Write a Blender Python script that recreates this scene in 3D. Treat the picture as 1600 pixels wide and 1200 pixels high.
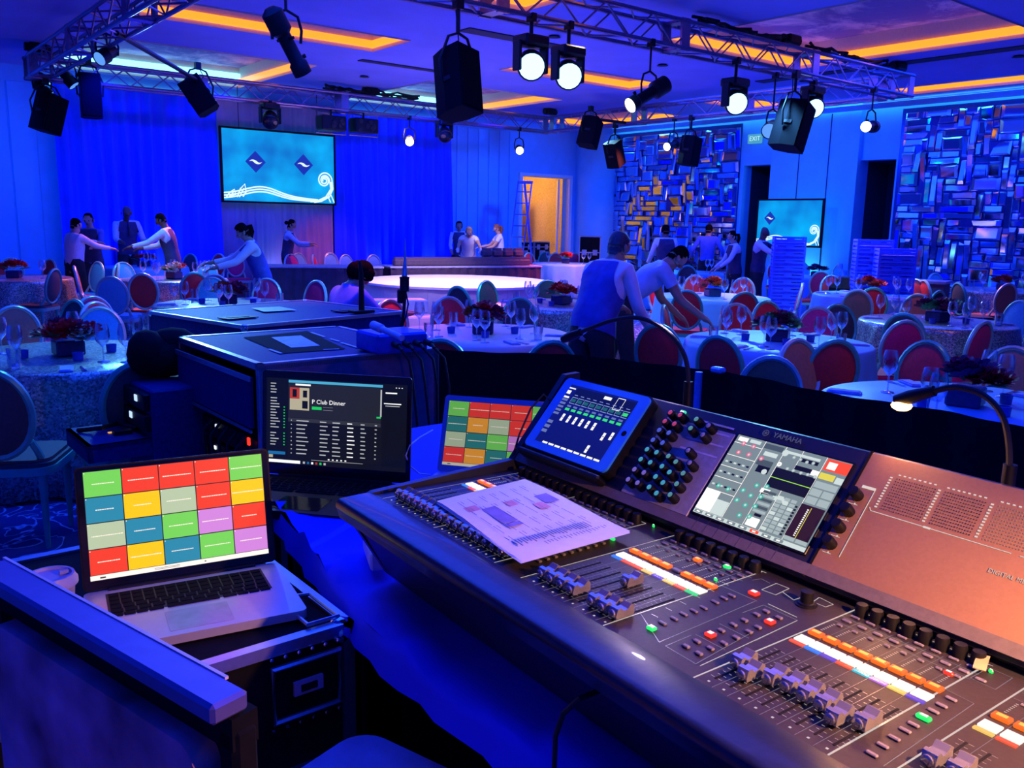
import bpy, bmesh, math, random
from mathutils import Vector, Matrix, Euler
random.seed(7)
SC=bpy.context.scene; COL=SC.collection
for o in list(bpy.data.objects): bpy.data.objects.remove(o)
PI=math.pi; R=math.radians
# ---------------------------------------------------------------- camera
FPX=1345.0; AZ=R(38.8); PT=R(10.7); RL=R(1.15)
CAM=Vector((0,0,1.65))
cF=Vector((math.sin(AZ)*math.cos(PT),math.cos(AZ)*math.cos(PT),-math.sin(PT)))
cR0=Vector((math.cos(AZ),-math.sin(AZ),0)); cU0=cR0.cross(cF)
cR=math.cos(RL)*cR0+math.sin(RL)*cU0; cU=cR.cross(cF)
cd=bpy.data.cameras.new('camera'); cam=bpy.data.objects.new('camera',cd); COL.objects.link(cam)
cd.sensor_fit='HORIZONTAL'; cd.sensor_width=36; cd.lens=FPX/1600*36; cd.clip_start=.02; cd.clip_end=200
M=Matrix((cR,cU,-cF)).transposed().to_4x4(); M.translation=CAM; cam.matrix_world=M
SC.camera=cam
def ray(x,y): return cF+cR*((x-800)/FPX)-cU*((y-600)/FPX)
def atz(x,y,z): r=ray(x,y); return CAM+r*((z-CAM.z)/r.z)
def hor(x): return 345+.02*(x-800)
def atD(x,D,z=0.0):          # point on the column x at forward distance D
    a=math.atan((x-800)/1369.); az=AZ+a; r=D/math.cos(a)
    return Vector((r*math.sin(az),r*math.cos(az),z))
def aty(x,y,Y): r=ray(x,y); return CAM+r*((Y-CAM.y)/r.y)
def atx(x,y,X): r=ray(x,y); return CAM+r*((X-CAM.x)/r.x)
# ---------------------------------------------------------------- view, world, lights
vs=SC.view_settings; vs.view_transform='Standard'; vs.look='None'; vs.gamma=1; vs.use_curve_mapping=False; vs.exposure=0.0
W=bpy.data.worlds.new('world'); SC.world=W; W.use_nodes=True
W.node_tree.nodes['Background'].inputs[0].default_value=(0.0,0.02,.3,1); W.node_tree.nodes['Background'].inputs[1].default_value=.3
def light(kind,name,loc,to,col,power,size=.2,sizey=None,cone=60,blend=.6):
    l=bpy.data.lights.new(name,kind); o=bpy.data.objects.new(name,l); COL.objects.link(o)
    o.location=loc; d=Vector(to)-Vector(loc); o.rotation_euler=d.to_track_quat('-Z','Y').to_euler()
    l.color=col; l.energy=power
    if kind=='AREA':
        l.size=size
        if sizey: l.shape='RECTANGLE'; l.size_y=sizey
    else: l.shadow_soft_size=size
    if kind=='SPOT': l.spot_size=R(cone); l.spot_blend=blend
    return o
BL=(.005,.045,1.0); BL2=(0.0,.18,1.0); CY=(.05,.5,1.0)
# big blue washes below the ceiling, aimed down
light('AREA','wash_light',(7,11,4.0),(7,11,0),BL,620,6,5)
light('AREA','wash_light',(13,8,4.0),(13,8,0),BL,420,4,7)
light('AREA','wash_light',(2.5,5,4.0),(2.5,5,0),(.005,.05,1),300,4,5)
light('AREA','wash_light',(1.5,0,4.0),(1.5,1,0),(.004,.045,1),150,4,3)
# added fill without a fixture, stands in for bounce up to the ceiling
light('AREA','bounce_fill',(8,9,1.3),(8,9,4),(.03,.08,1),150,9,9)
# blue washes on the back curtain and wall panels
for x,p in ((3.6,90),(5.4,90),(9.6,90),(11.2,80)):
    light('SPOT','curtain_wash',(x,14.2,3.75),(x+.5,17.2,2.1),(0,.008,1),p*4.2,.05,cone=75,blend=.9)
for x in (3.8,5.0,7.3,9.6,11.0):
    light('SPOT','curtain_uplight',(x,16.75,.15),(x,17.1,2.2),(.12,.26,1),75,.04,cone=70,blend=.9)
light('SPOT','panel_wash',(13,13.5,3.7),(13.6,17.3,1.8),(0,.10,1),800,.15,cone=85,blend=.9)
light('SPOT','panel_wash',(1.5,13.5,3.7),(1.8,17.3,1.8),(0,.085,1),520,.15,cone=85,blend=.9)
# right wall
light('SPOT','wall_wash',(13.2,10.6,3.7),(16.7,10.6,2.0),(0,.09,1),560,.15,cone=85,blend=.9)
light('SPOT','wall_wash',(13.2,14.6,3.7),(16.7,14.8,2.0),(0,.12,1),520,.15,cone=85,blend=.9)
light('SPOT','wall_wash',(13.2,6.6,3.7),(16.7,6.6,2.0),(0,.10,1),450,.15,cone=85,blend=.9)
light('SPOT','wall_uplight',(16.3,10.7,.2),(16.65,10.7,1.8),(.15,.8,1),90,.08,cone=120,blend=1)
# warm white stage lights, back lights and added warm fill spots
SW=(1,.72,.5); TBL1X,TBL1Y=atD(740,6.4).x,atD(740,6.4).y
SPX,SPY=atD(713,15.3).x,atD(713,15.3).y
light('SPOT','stage_light',(SPX,SPY-.6,4.0),(SPX,SPY,.6),SW,700,.1,cone=66,blend=.35)
for hx,hy,tx,ty,pw in ((5,15.2,4.2,8.5,420),(8.5,15.2,7.5,8.5,420),(12.9,13.5,10.5,8.0,520),(12.9,10.5,10.8,4.5,420)):
    light('SPOT','back_light',(hx,hy,3.5),(tx,ty,.6),(.25,.65,1),pw,.05,cone=64,blend=.8)
light('SPOT','warm_spot',(10.3,13.2,3.6),(11.9,15.4,1.2),SW,420,.08,cone=26,blend=.5)
light('SPOT','warm_chair_fill',(5.6,1.6,4.05),(6.2,3.9,.7),(1,.25,.10),55,.08,cone=85,blend=.9)  # added warm fill for the dark chairs, no such ceiling lamp
light('SPOT','warm_chair_fill',(9.5,4.6,4.05),(9.0,6.2,.7),(1,.22,.10),120,.08,cone=85,blend=.9)
light('SPOT','back_light',(9.8,6.8,3.5),(5.8,3.6,.7),(.2,.65,1),620,.05,cone=60,blend=.8)
light('SPOT','head_and_fill_beam',(2.9,8.6,3.5),(1.3,6.0,.6),(.12,.6,1),330,.05,cone=50,blend=.8)  # added cyan beam for the left table's sparkle, no moving head here
light('SPOT','stage_light',(SPX-2.5,SPY-2.6,3.6),(SPX,SPY,.3),SW,260,.1,cone=40,blend=.5)
for hx,hy,tx,ty,pw in ((5.6,7,5.5,9.5,500),(6.2,7,8.5,7.5,500),(9.8,7,10,6.2,600),(11.6,7,12.5,7,500),(2.9,9.5,2.0,7.5,300),(2.9,13,4.5,13.5,350),(13,12,12.5,12,500)):
    light('SPOT','head_and_fill_beam',(hx,hy,3.5),(tx,ty,.7),(.10,.42,1),pw,.06,cone=62,blend=.8)  # beams from the side trusses have no moving head
for hx,hy,tx,ty,pw in ((4.4,7,3.2,7.2,150),(8.2,9,7.2,9.4,260),(9.5,15,8.0,11.5,260),(12.9,9,10.5,8.5,260),(12.9,12,12.5,13.8,420),(12.9,8,12.2,5.5,200),(6,15,3.8,13.2,260),(9,15,8.5,16.3,90)):
    light('SPOT','warm_table_fill',(hx,hy,3.5),(tx,ty,.7),(1,.15,.08),pw*4.2,.06,cone=52,blend=.9)  # added reddish fill spots that bring up the red chairs
light('SPOT','warm_spot',(9,15,3.5),(12.2,14.2,.9),SW,800,.1,cone=30,blend=.6)
light('SPOT','warm_spot',(6.5,7.0,3.6),(TBL1X,TBL1Y,.75),SW,190,.1,cone=34,blend=.8)
light('SPOT','warm_spot',(13,9,3.6),(15.6,14.2,.9),(1,.4,.2),350,.1,cone=35,blend=.7)
light('POINT','store_light',(14.9,19.5,2.9),(0,0,0),(1,.5,.16),90,.2)
# ---------------------------------------------------------------- materials
MT={}
def nod(m): return m.node_tree.nodes, m.node_tree.links
def mat(name,col,rough=.6,metal=0.,var=.15,scale=30,bump=0.,em=None,ems=0,alpha=1,spec=.5,coat=0):
    if name in MT: return MT[name]
    m=bpy.data.materials.new(name); m.use_nodes=True; N,L=nod(m); b=N['Principled BSDF']
    b.inputs['Roughness'].default_value=rough; b.inputs['Metallic'].default_value=metal
    b.inputs['Specular IOR Level'].default_value=spec; b.inputs['Coat Weight'].default_value=coat
    tc=N.new('ShaderNodeTexCoord'); n=N.new('ShaderNodeTexNoise'); n.inputs['Scale'].default_value=scale; n.inputs['Detail'].default_value=3
    L.new(tc.outputs['Object'],n.inputs['Vector'])
    r=N.new('ShaderNodeValToRGB'); e=r.color_ramp.elements
    e[0].position=.3; e[1].position=.7
    e[0].color=tuple(max(0,c*(1-var)) for c in col)+(1,); e[1].color=tuple(min(1,c*(1+var)) for c in col)+(1,)
    L.new(n.outputs[0],r.inputs[0]); L.new(r.outputs[0],b.inputs['Base Color'])
    if bump:
        bp=N.new('ShaderNodeBump'); bp.inputs['Strength'].default_value=bump; bp.inputs['Distance'].default_value=.01
        L.new(n.outputs[0],bp.inputs['Height']); L.new(bp.outputs[0],b.inputs['Normal'])
    if em: b.inputs['Emission Color'].default_value=tuple(em)+(1,); b.inputs['Emission Strength'].default_value=ems
    MT[name]=m; return m
def srgb(h):
    c=[int(h[i:i+2],16)/255 for i in (0,2,4)]
    return tuple(x/12.92 if x<=.04045 else ((x+.055)/1.055)**2.4 for x in c)
def em(name,col,s=1.):
    if name in MT: return MT[name]
    if isinstance(col,str): col=srgb(col)
    m=bpy.data.materials.new(name); m.use_nodes=True; N,L=nod(m); b=N['Principled BSDF']
    b.inputs['Base Color'].default_value=(.01,.01,.01,1); b.inputs['Roughness'].default_value=.25
    b.inputs['Emission Color'].default_value=tuple(col)+(1,); b.inputs['Emission Strength'].default_value=s
    MT[name]=m; return m
black=mat('black_paint',(.004,.004,.006),.5,0,.2,spec=.3)
blackg=mat('black_gloss',(.008,.008,.012),.12,0,.2)
blackm=mat('black_matte',(.005,.005,.007),.9,0,.3,spec=.2)
rubber=mat('black_rubber',(.01,.01,.012),.7)
alu=mat('aluminium',(.62,.62,.66),.32,.9,.06,80)
dalu=mat('truss_aluminium',(.26,.20,.30),.35,.8,.15,40)
chrome=mat('chrome',(.8,.8,.82),.12,1,.05)
white=mat('white_paint',(.8,.8,.8),.6,0,.05)
paper=mat('paper',(.85,.83,.84),.85,0,.03,60)
# glass
def glassmat():
    m=bpy.data.materials.new('clear_glass'); m.use_nodes=True; N,L=nod(m); out=N['Material Output']; N.remove(N['Principled BSDF'])
    t=N.new('ShaderNodeBsdfTransparent'); t.inputs[0].default_value=(.86,.9,.97,1); g=N.new('ShaderNodeBsdfGlossy'); g.inputs['Roughness'].default_value=.12; g.inputs[0].default_value=(1,1,1,1)
    lw=N.new('ShaderNodeLayerWeight'); lw.inputs[0].default_value=.72; mx=N.new('ShaderNodeMixShader')
    L.new(lw.outputs['Facing'],mx.inputs[0]); L.new(t.outputs[0],mx.inputs[1]); L.new(g.outputs[0],mx.inputs[2]); L.new(mx.outputs[0],out.inputs[0])
    return m
glass=glassmat()
# ---------------------------------------------------------------- mesh builder
class MB:
    def __init__(s): s.v=[]; s.f=[]; s.m=[]; s.M=Matrix.Identity(4); s.mi=0
    def add(s,vs,fs,mi=None):
        b=len(s.v); s.v+= [tuple(s.M@Vector(p)) for p in vs]; s.f+=[tuple(i+b for i in f) for f in fs]; s.m+=[s.mi if mi is None else mi]*len(fs); return s
    def box(s,c,d,rz=0,mi=None,top=1.0,bev=0):
        x,y,z=d[0]/2,d[1]/2,d[2]/2; m=Matrix.Rotation(rz,3,'Z'); c=Vector(c)
        if bev:
            b=min(bev,x*.9,y*.9,z*.9); pts=[]
            for zz,k in ((-z,b),(-z+b,0),(z-b,0),(z,b)):
                for sx,sy in ((-1,-1),(1,-1),(1,1),(-1,1)):
                    xx,yy=x-k,y-k
                    if sx*sy>0: pts+= [(sx*(xx-(b-k)*1),sy*yy,zz),(sx*xx,sy*(yy-(b-k)*1),zz)][::(1 if True else -1)]
                    else: pts+= [(sx*xx,sy*(yy-(b-k)),zz),(sx*(xx-(b-k)),sy*yy,zz)]
            # order each ring ccw
            rings=[]
            for r in range(4):
                ring=sorted(pts[r*8:r*8+8],key=lambda p:math.atan2(p[1]/y,p[0]/x)); rings.append(ring)
            vs=[tuple(c+m@Vector(p)) for r in rings for p in r]; fs=[]
            for r in range(3):
                for i in range(8): j=(i+1)%8; fs.append((r*8+i,r*8+j,r*8+8+j,r*8+8+i))
            fs.append(tuple(range(7,-1,-1))); fs.append(tuple(range(24,32)))
            return s.add(vs,fs,mi)
        vs=[]
        for zz,t in ((-z,1),(z,top)):
            for sx,sy in ((-1,-1),(1,-1),(1,1),(-1,1)): vs.append(tuple(c+m@Vector((sx*x*t,sy*y*t,zz))))
        return s.add(vs,[(3,2,1,0),(4,5,6,7),(0,1,5,4),(1,2,6,5),(2,3,7,6),(3,0,4,7)],mi)
    def quad(s,a,b,c,d,mi=None): return s.add([a,b,c,d],[(0,1,2,3)],mi)
    def rect(s,x0,y0,x1,y1,z=0,mi=None): return s.quad((x0,y0,z),(x1,y0,z),(x1,y1,z),(x0,y1,z),mi)
    def line(s,p,q,w,z=0,mi=None):
        p=Vector((p[0],p[1])); q=Vector((q[0],q[1])); d=(q-p)
        if d.length<1e-6: return s
        d.normalize(); n=Vector((-d.y,d.x))*w/2
        return s.quad((*(p-n),z),(*(q-n),z),(*(q+n),z),(*(p+n),z),mi)
    def poly(s,pts,z=0,mi=None): return s.add([(p[0],p[1],z) for p in pts],[tuple(range(len(pts)))],mi)
    def pline(s,pts,w,z=0,mi=None,taper=False):
        n=len(pts); L=[];Rr=[]
        for i,p in enumerate(pts):
            a=Vector(pts[max(i-1,0)]); b=Vector(pts[min(i+1,n-1)]); d=(b-a); d.normalize(); k=Vector((-d.y,d.x))*w/2*((1-abs(2*i/(n-1)-1)) if taper else 1)
            L.append((p[0]-k.x,p[1]-k.y,z)); Rr.append((p[0]+k.x,p[1]+k.y,z))
        return s.add(L+Rr,[(i,i+1,n+i+1,n+i) for i in range(n-1)],mi)
    def tube(s,pts,r,n=8,mi=None,caps=True,closed=False):
        pts=[Vector(p) for p in pts]; k=len(pts); rr=r if isinstance(r,(list,tuple)) else [r]*k
        up=None; vs=[]; fs=[]
        for i,p in enumerate(pts):
            if closed: d=pts[(i+1)%k]-pts[i-1]
            else: d=pts[min(i+1,k-1)]-pts[max(i-1,0)]
            d.normalize()
            if up is None: up=Vector((0,0,1)) if abs(d.z)<.9 else Vector((1,0,0))
            x=up.cross(d); x.normalize(); y=d.cross(x); up=y
            for j in range(n):
                a=2*PI*j/n; vs.append(p+x*math.cos(a)*rr[i]+y*math.sin(a)*rr[i])
        for i in range(k if closed else k-1):
            for j in range(n):
                a=i*n+j; b=i*n+(j+1)%n; c=((i+1)%k)*n+(j+1)%n; d=((i+1)%k)*n+j; fs.append((a,b,c,d))
        if caps and not closed: fs.append(tuple(range(n-1,-1,-1))); fs.append(tuple((k-1)*n+j for j in range(n)))
        return s.add(vs,fs,mi)
    def cyl(s,p,q,r,r2=None,n=12,mi=None): return s.tube([p,q],[r,r if r2 is None else r2],n,mi)
    def lathe(s,prof,n=16,c=(0,0,0),mi=None,cap=True,sx=1,sy=1,fn=None):
        vs=[];fs=[];c=Vector(c)
        for (r,z) in prof:
            for j in range(n):
                a=2*PI*j/n; rr=fn(r,z,a) if fn else r
                vs.append(c+Vector((rr*math.cos(a)*sx,rr*math.sin(a)*sy,z)))
        for i in range(len(prof)-1):
            for j in range(n): fs.append((i*n+j,i*n+(j+1)%n,(i+1)*n+(j+1)%n,(i+1)*n+j))
        if cap:
            if prof[0][0]>1e-5: fs.append(tuple(range(n-1,-1,-1)))
            if prof[-1][0]>1e-5: fs.append(tuple((len(prof)-1)*n+j for j in range(n)))
        return s.add(vs,fs,mi)
    def ell(s,c,r,n=10,k=6,mi=None):
        prof=[(max(1e-6,math.sin(PI*i/k)),-math.cos(PI*i/k)) for i in range(k+1)]
        vs=[];fs=[];c=Vector(c)
        for (a,z) in prof:
            for j in range(n): t=2*PI*j/n; vs.append(c+Vector((r[0]*a*math.cos(t),r[1]*a*math.sin(t),r[2]*z)))
        for i in range(k):
            for j in range(n): fs.append((i*n+j,i*n+(j+1)%n,(i+1)*n+(j+1)%n,(i+1)*n+j))
        return s.add(vs,fs,mi)
    def ext(s,prof,x0,x1,mi=None):   # profile in (y,z), extruded along x, ccw seen from +x
        n=len(prof); vs=[(x0,p[0],p[1]) for p in prof]+[(x1,p[0],p[1]) for p in prof]
        fs=[(i,(i+1)%n,n+(i+1)%n,n+i) for i in range(n)]+[tuple(range(n-1,-1,-1)),tuple(range(n,2*n))]
        return s.add(vs,fs,mi)
    def mesh(s,name,mats,smooth=False,ang=40):
        me=bpy.data.meshes.new(name); me.from_pydata(s.v,[],s.f); 
        for m in (mats if isinstance(mats,(list,tuple)) else [mats]): me.materials.append(m)
        me.polygons.foreach_set('material_index',s.m)
        me.validate(); me.update()
        if smooth:
            bm=bmesh.new(); bm.from_mesh(me); bmesh.ops.remove_doubles(bm,verts=bm.verts,dist=1e-6); bmesh.ops.recalc_face_normals(bm,faces=bm.faces)
            for f in bm.faces: f.smooth=True
            ca=R(ang)
            for e in bm.edges:
                if len(e.link_faces)==2 and e.link_faces[0].normal.angle(e.link_faces[1].normal,0)>ca: e.smooth=False
            bm.to_mesh(me); bm.free()
        return me
def link(name,me,parent=None,loc=(0,0,0),rot=(0,0,0),sc=None):
    o=bpy.data.objects.new(name,me); COL.objects.link(o); o.parent=parent; o.location=loc; o.rotation_euler=rot
    if sc: o.scale=sc
    return o
def ob(name,mb,mats,parent=None,smooth=False,loc=(0,0,0),rot=(0,0,0),ang=40): return link(name,mb.mesh(name,mats,smooth,ang),parent,loc,rot)
def tag(o,label=None,cat=None,group=None,kind=None):
    if label: o['label']=label
    if cat: o['category']=cat
    if group: o['group']=group
    if kind: o['kind']=kind
    return o
def thing(name,label,cat,loc=(0,0,0),rz=0,group=None):
    o=bpy.data.objects.new(name,None); COL.objects.link(o); o.location=loc; o.rotation_euler=(0,0,rz); o.empty_display_size=.1
    return tag(o,label,cat,group)
KIDS={}
def copy_tree(o,parent=None):
    c=o.copy(); COL.objects.link(c); c.parent=parent
    for ch in list(o.children): copy_tree(ch,c)
    return c
def text(name,s,size,m,parent,loc=(0,0,0),rot=(0,0,0),align='LEFT',ext=0.0,sx=1):
    cu=bpy.data.curves.new(name,'FONT'); cu.body=s; cu.size=size; cu.align_x=align; cu.align_y='CENTER'; cu.extrude=ext; cu.resolution_u=2
    t=bpy.data.objects.new(name,cu); COL.objects.link(t); dg=bpy.context.evaluated_depsgraph_get()
    me=bpy.data.meshes.new_from_object(t.evaluated_get(dg)); bpy.data.objects.remove(t); bpy.data.curves.remove(cu)
    me.materials.clear(); me.materials.append(m); me.name=name
    o=link(name,me,parent,loc,rot)
    if sx!=1: o.scale=(sx,1,1)
    return o
# ================================================================ room
ZC=4.1; YB=17.3; XR=16.7; XL=-2.5; YF=-4.0
def carpet():
    m=bpy.data.materials.new('patterned_carpet'); m.use_nodes=True; N,L=nod(m); b=N['Principled BSDF']; b.inputs['Roughness'].default_value=.95
    tc=N.new('ShaderNodeTexCoord'); n=N.new('ShaderNodeTexNoise'); n.inputs['Scale'].default_value=3.2; n.inputs['Detail'].default_value=1.5; n.inputs['Distortion'].default_value=2.2
    L.new(tc.outputs['Object'],n.inputs['Vector']); r=N.new('ShaderNodeValToRGB'); e=r.color_ramp.elements
    e[0].position=.475; e[0].color=(.04,.05,.2,1); e[1].position=.5; e[1].color=(.8,.85,.95,1); x=e.new(.525); x.color=(.03,.04,.16,1)
    L.new(n.outputs[0],r.inputs[0]); L.new(r.outputs[0],b.inputs['Base Color']); return m
def struct(name,mb,mats,parent=None,smooth=False):
    o=ob(name,mb,mats,parent,smooth)
    if parent is None: o['kind']='structure'
    return o
struct('floor',MB().box(((XL+XR)/2,(YF+YB)/2+1.5,-.05),(XR-XL+.6,YB-YF+6,.1)),carpet())
wallm=mat('wall_paint',(.16,.45,.75),.7,0,.06,6)
wallp=mat('wall_panel',(.14,.48,.85),.55,0,.05,4)
darkm=mat('dark_recess',(.02,.02,.05),.8)
ceilm=mat('ceiling_paint',(.20,.24,.72),.8,0,.08,1.2)
def fresco():
    m=bpy.data.materials.new('coffer_fresco'); m.use_nodes=True; N,L=nod(m); b=N['Principled BSDF']; b.inputs['Roughness'].default_value=.8
    tc=N.new('ShaderNodeTexCoord'); n=N.new('ShaderNodeTexNoise'); n.inputs['Scale'].default_value=1.1; n.inputs['Detail'].default_value=9; n.inputs['Roughness'].default_value=.7; n.inputs['Distortion'].default_value=.6
    L.new(tc.outputs['Object'],n.inputs['Vector']); r=N.new('ShaderNodeValToRGB'); e=r.color_ramp.elements
    e[0].position=.46; e[0].color=(.2,.16,.4,1); e[1].position=.6; e[1].color=(.75,.6,.65,1)
    L.new(n.outputs[0],r.inputs[0]); L.new(r.outputs[0],b.inputs['Base Color']); return m
cof=[(3.4,13.6,6.7,16.9,'c'),(8.9,13.6,12.1,16.9,'c'),(14.2,13.6,16.1,16.9,'o'),
     (3.4,10.8,6.75,11.85,'o'),(9.05,10.8,12.1,11.75,'o'),(14.3,10.8,15.8,11.8,'o'),
     (3.4,4.8,6.8,8.35,'o'),(9.2,4.8,12.3,8.35,'o'),(15.2,3.2,16.0,8.4,'o')]
xs=sorted({XL,XR}|{c[0] for c in cof}|{c[2] for c in cof}); ys=sorted({YF,YB}|{c[1] for c in cof}|{c[3] for c in cof})
mb=MB()
for i in range(len(xs)-1):
    for j in range(len(ys)-1):
        cx,cy=(xs[i]+xs[i+1])/2,(ys[j]+ys[j+1])/2
        if any(a<cx<c and b<cy<d for a,b,c,d,_ in cof): continue
        mb.quad((xs[i],ys[j],ZC),(xs[i],ys[j+1],ZC),(xs[i+1],ys[j+1],ZC),(xs[i+1],ys[j],ZC))
ceil=struct('ceiling',mb,ceilm)
fres=fresco(); sidem=mat('coffer_side',(.75,.6,.5),.6,0,.05)
emO=em('cove_led_orange',(1,.25,.015),1.9); emC=em('cove_side_glow_cyan',(.2,.75,1),3)
for a,b,c,d,k in cof:
    h=.34; mb=MB()
    mb.quad((a,b,ZC+h),(a,d,ZC+h),(c,d,ZC+h),(c,b,ZC+h),0)
    for p,q in (((a,b),(c,b)),((c,b),(c,d)),((c,d),(a,d)),((a,d),(a,b))): mb.quad((*p,ZC-.02),(*q,ZC-.02),(*q,ZC+h),(*p,ZC+h),1)
    co=ob('ceiling_coffer',mb,[fres,sidem],ceil)
    t=.04; zz=ZC+.07
    for (x0,y0,x1,y1,s) in ((a,d-t,c,d,'far'),(c-t,b,c,d,'right'),(a,b,a+t,d,'left')):
        if s=='left' and k!='c': continue
        e=emC if (k=='c' and s in('far',)) else emO
        if s=='left': e=emC
        hh=.2 if e is emC else .10  # tall cyan strips stand in for the lit recess sides
        ob('led_strip',MB().box(((x0+x1)/2,(y0+y1)/2,ZC+.03+hh/2),(x1-x0,y1-y0,hh)),e,co)
# ceiling rods: thin dark track grooves and downlights
for (p,q) in (((6.9,9.6),(8.6,9.8)),((7.0,12.6),(8.6,12.7)),((12.9,5.0),(13.1,9.5))):
    ob('ceiling_slot',MB().box(((p[0]+q[0])/2,(p[1]+q[1])/2,ZC-.005),(abs(q[0]-p[0])+.05,abs(q[1]-p[1])+.06,.02)),darkm,ceil)
for p in ((13.6,5.6),(13.4,8.9),(8,9.2),(7.8,14),(13.2,12.8),(10.6,9.6)):
    ob('downlight',MB().lathe([(.09,-.02),(.07,-.02),(.065,0)],14,(p[0],p[1],ZC)),darkm,ceil)
# ---- walls
DX0,DX1,DZ=14.07,15.66,2.78
w=MB()
def wallq(mb,x0,x1,z0,z1,Y=YB,th=.2,mi=0): mb.box(((x0+x1)/2,Y+th/2,(z0+z1)/2),(x1-x0,th,z1-z0),mi=mi)
wallq(w,XL,DX0,0,ZC+.4); wallq(w,DX1,XR+.2,0,ZC+.4); wallq(w,DX0,DX1,DZ,ZC+.4)
wb=struct('wall_back',w,wallp)
# vertical panel boards right of the curtain and on the far left
def panels(x0,x1,n,par):
    wd=(x1-x0)/n
    me=MB().box((0,0,0),(wd-.025,.03,3.75),bev=.006).mesh('wall_panel',wallp)
    for i in range(n): link('wall_panel',me,par,(x0+wd*(i+.5),YB-.015,1.95))
panels(11.75,DX0-.1,7,wb); panels(.2,3.2,7,wb)
dj=MB(); dj.box((DX0-.05,YB-.02,DZ/2),(.1,.12,DZ)); dj.box((DX1+.05,YB-.02,DZ/2),(.1,.12,DZ)); dj.box(((DX0+DX1)/2,YB-.02,DZ+.04),(DX1-DX0+.2,.12,.08))
ob('door_frame',dj,white,wb)
dl=struct('door_1',MB().box((0,.40,DZ/2),(.05,.80,DZ-.02),bev=.01),white); dl.location=(DX1-.10,YB+.24,0); dl.rotation_euler=(0,0,R(-39))
ob('door_handle',MB().cyl((-.02,.7,1.05),(-.08,.7,1.05),.012).cyl((-.08,.7,1.05),(-.08,.58,1.05),.012),chrome,dl)
st=MB(); tan=mat('store_room_wall',(.75,.6,.35),.8)
st.box((14.9,21.6,1.6),(3.4,.1,3.2)); st.box((13.2,19.5,1.6),(.1,4.2,3.2)); st.box((16.6,19.5,1.6),(.1,4.2,3.2)); st.box((14.9,19.5,3.25),(3.4,4.2,.1))
st.box((15.9,20.4,1.2),(.08,1.6,2.4))
struct('wall_store_room',st,tan)
# right wall: segments with two dark recesses
mb=MB()
for y0,y1,z0,z1,dx in ((12.5,YB,0,ZC+.4,0),(9.65,11.7,0,ZC+.4,-.12),(YF,8.9,0,ZC+.4,0),(11.7,12.5,3.0,ZC,0),(8.9,9.65,3.0,ZC,0)):
    mb.box((XR+.15+dx/2,(y0+y1)/2,(z0+z1)/2),(.3-dx,y1-y0,z1-z0))
wr=struct('wall_right',mb,wallp)
mb=MB()
for y0,y1 in ((11.7,12.5),(8.9,9.65)): mb.box((XR+1.2,(y0+y1)/2,1.5),(.1,y1-y0+.3,3.0)); mb.box((XR+.75,y0-.05,1.5),(.9,.08,3)); mb.box((XR+.75,y1+.05,1.5),(.9,.08,3)); mb.box((XR+.75,(y0+y1)/2,3.04),(.9,y1-y0,.08))
ob('dark_doorway',mb,darkm,wr)
for y in (10.3,11.0): ob('panel_joint',MB().box((XR-.125,y,2),(.01,.02,3.9)),darkm,wr)
mb=MB().lathe([(.55,0),(.55,ZC)],28,(XR-.28,YB-.25,0)); struct('column_1',mb,wallp,smooth=True)
struct('wall_left',MB().box((XL-.1,(YF+YB)/2,2.2),(.2,YB-YF,4.5)),wallm)
struct('wall_front',MB().box(((XL+XR)/2,YF-.1,2.2),(XR-XL,.2,4.5)),wallm)
# cove of light above the right wall and above the curtain
cv=MB(); cv.box((XR-.25,(2+YB)/2,ZC-.10),(.06,YB-2,.10)); struct('trim_1',cv,wallm)
ob('cove_led',MB().box((XR-.16,(2+YB)/2,ZC-.06),(.05,YB-2.2,.05)),em('cove_cyan_right',(.1,.6,1),5.),wr)
ob('cove_led',MB().box((5.2,YB-.03,3.88),(3.6,.05,.09)),em('cove_cyan_back',(.25,.75,1),2.2),wb)
ob('cove_led',MB().box((10.4,YB-.03,3.9),(2.6,.05,.06)),em('cove_cyan_back2',(.1,.5,1),1.6),wb)
# exit sign (letters unreadable in the photograph)
es=thing('exit_sign','small pale green-blue exit sign hanging above the dark doorway','sign',(XR-.2,12.1,3.55))
ob('sign_box',MB().box((0,0,0),(.06,.36,.2),bev=.01),em('exit_glow',(.1,.5,.75),.7),es)
text('sign_letters','EXIT',.14,em('exit_letters',(.5,.9,1),1.1),es,(-.035,.13,0),(R(90),0,R(-90)))
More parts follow.
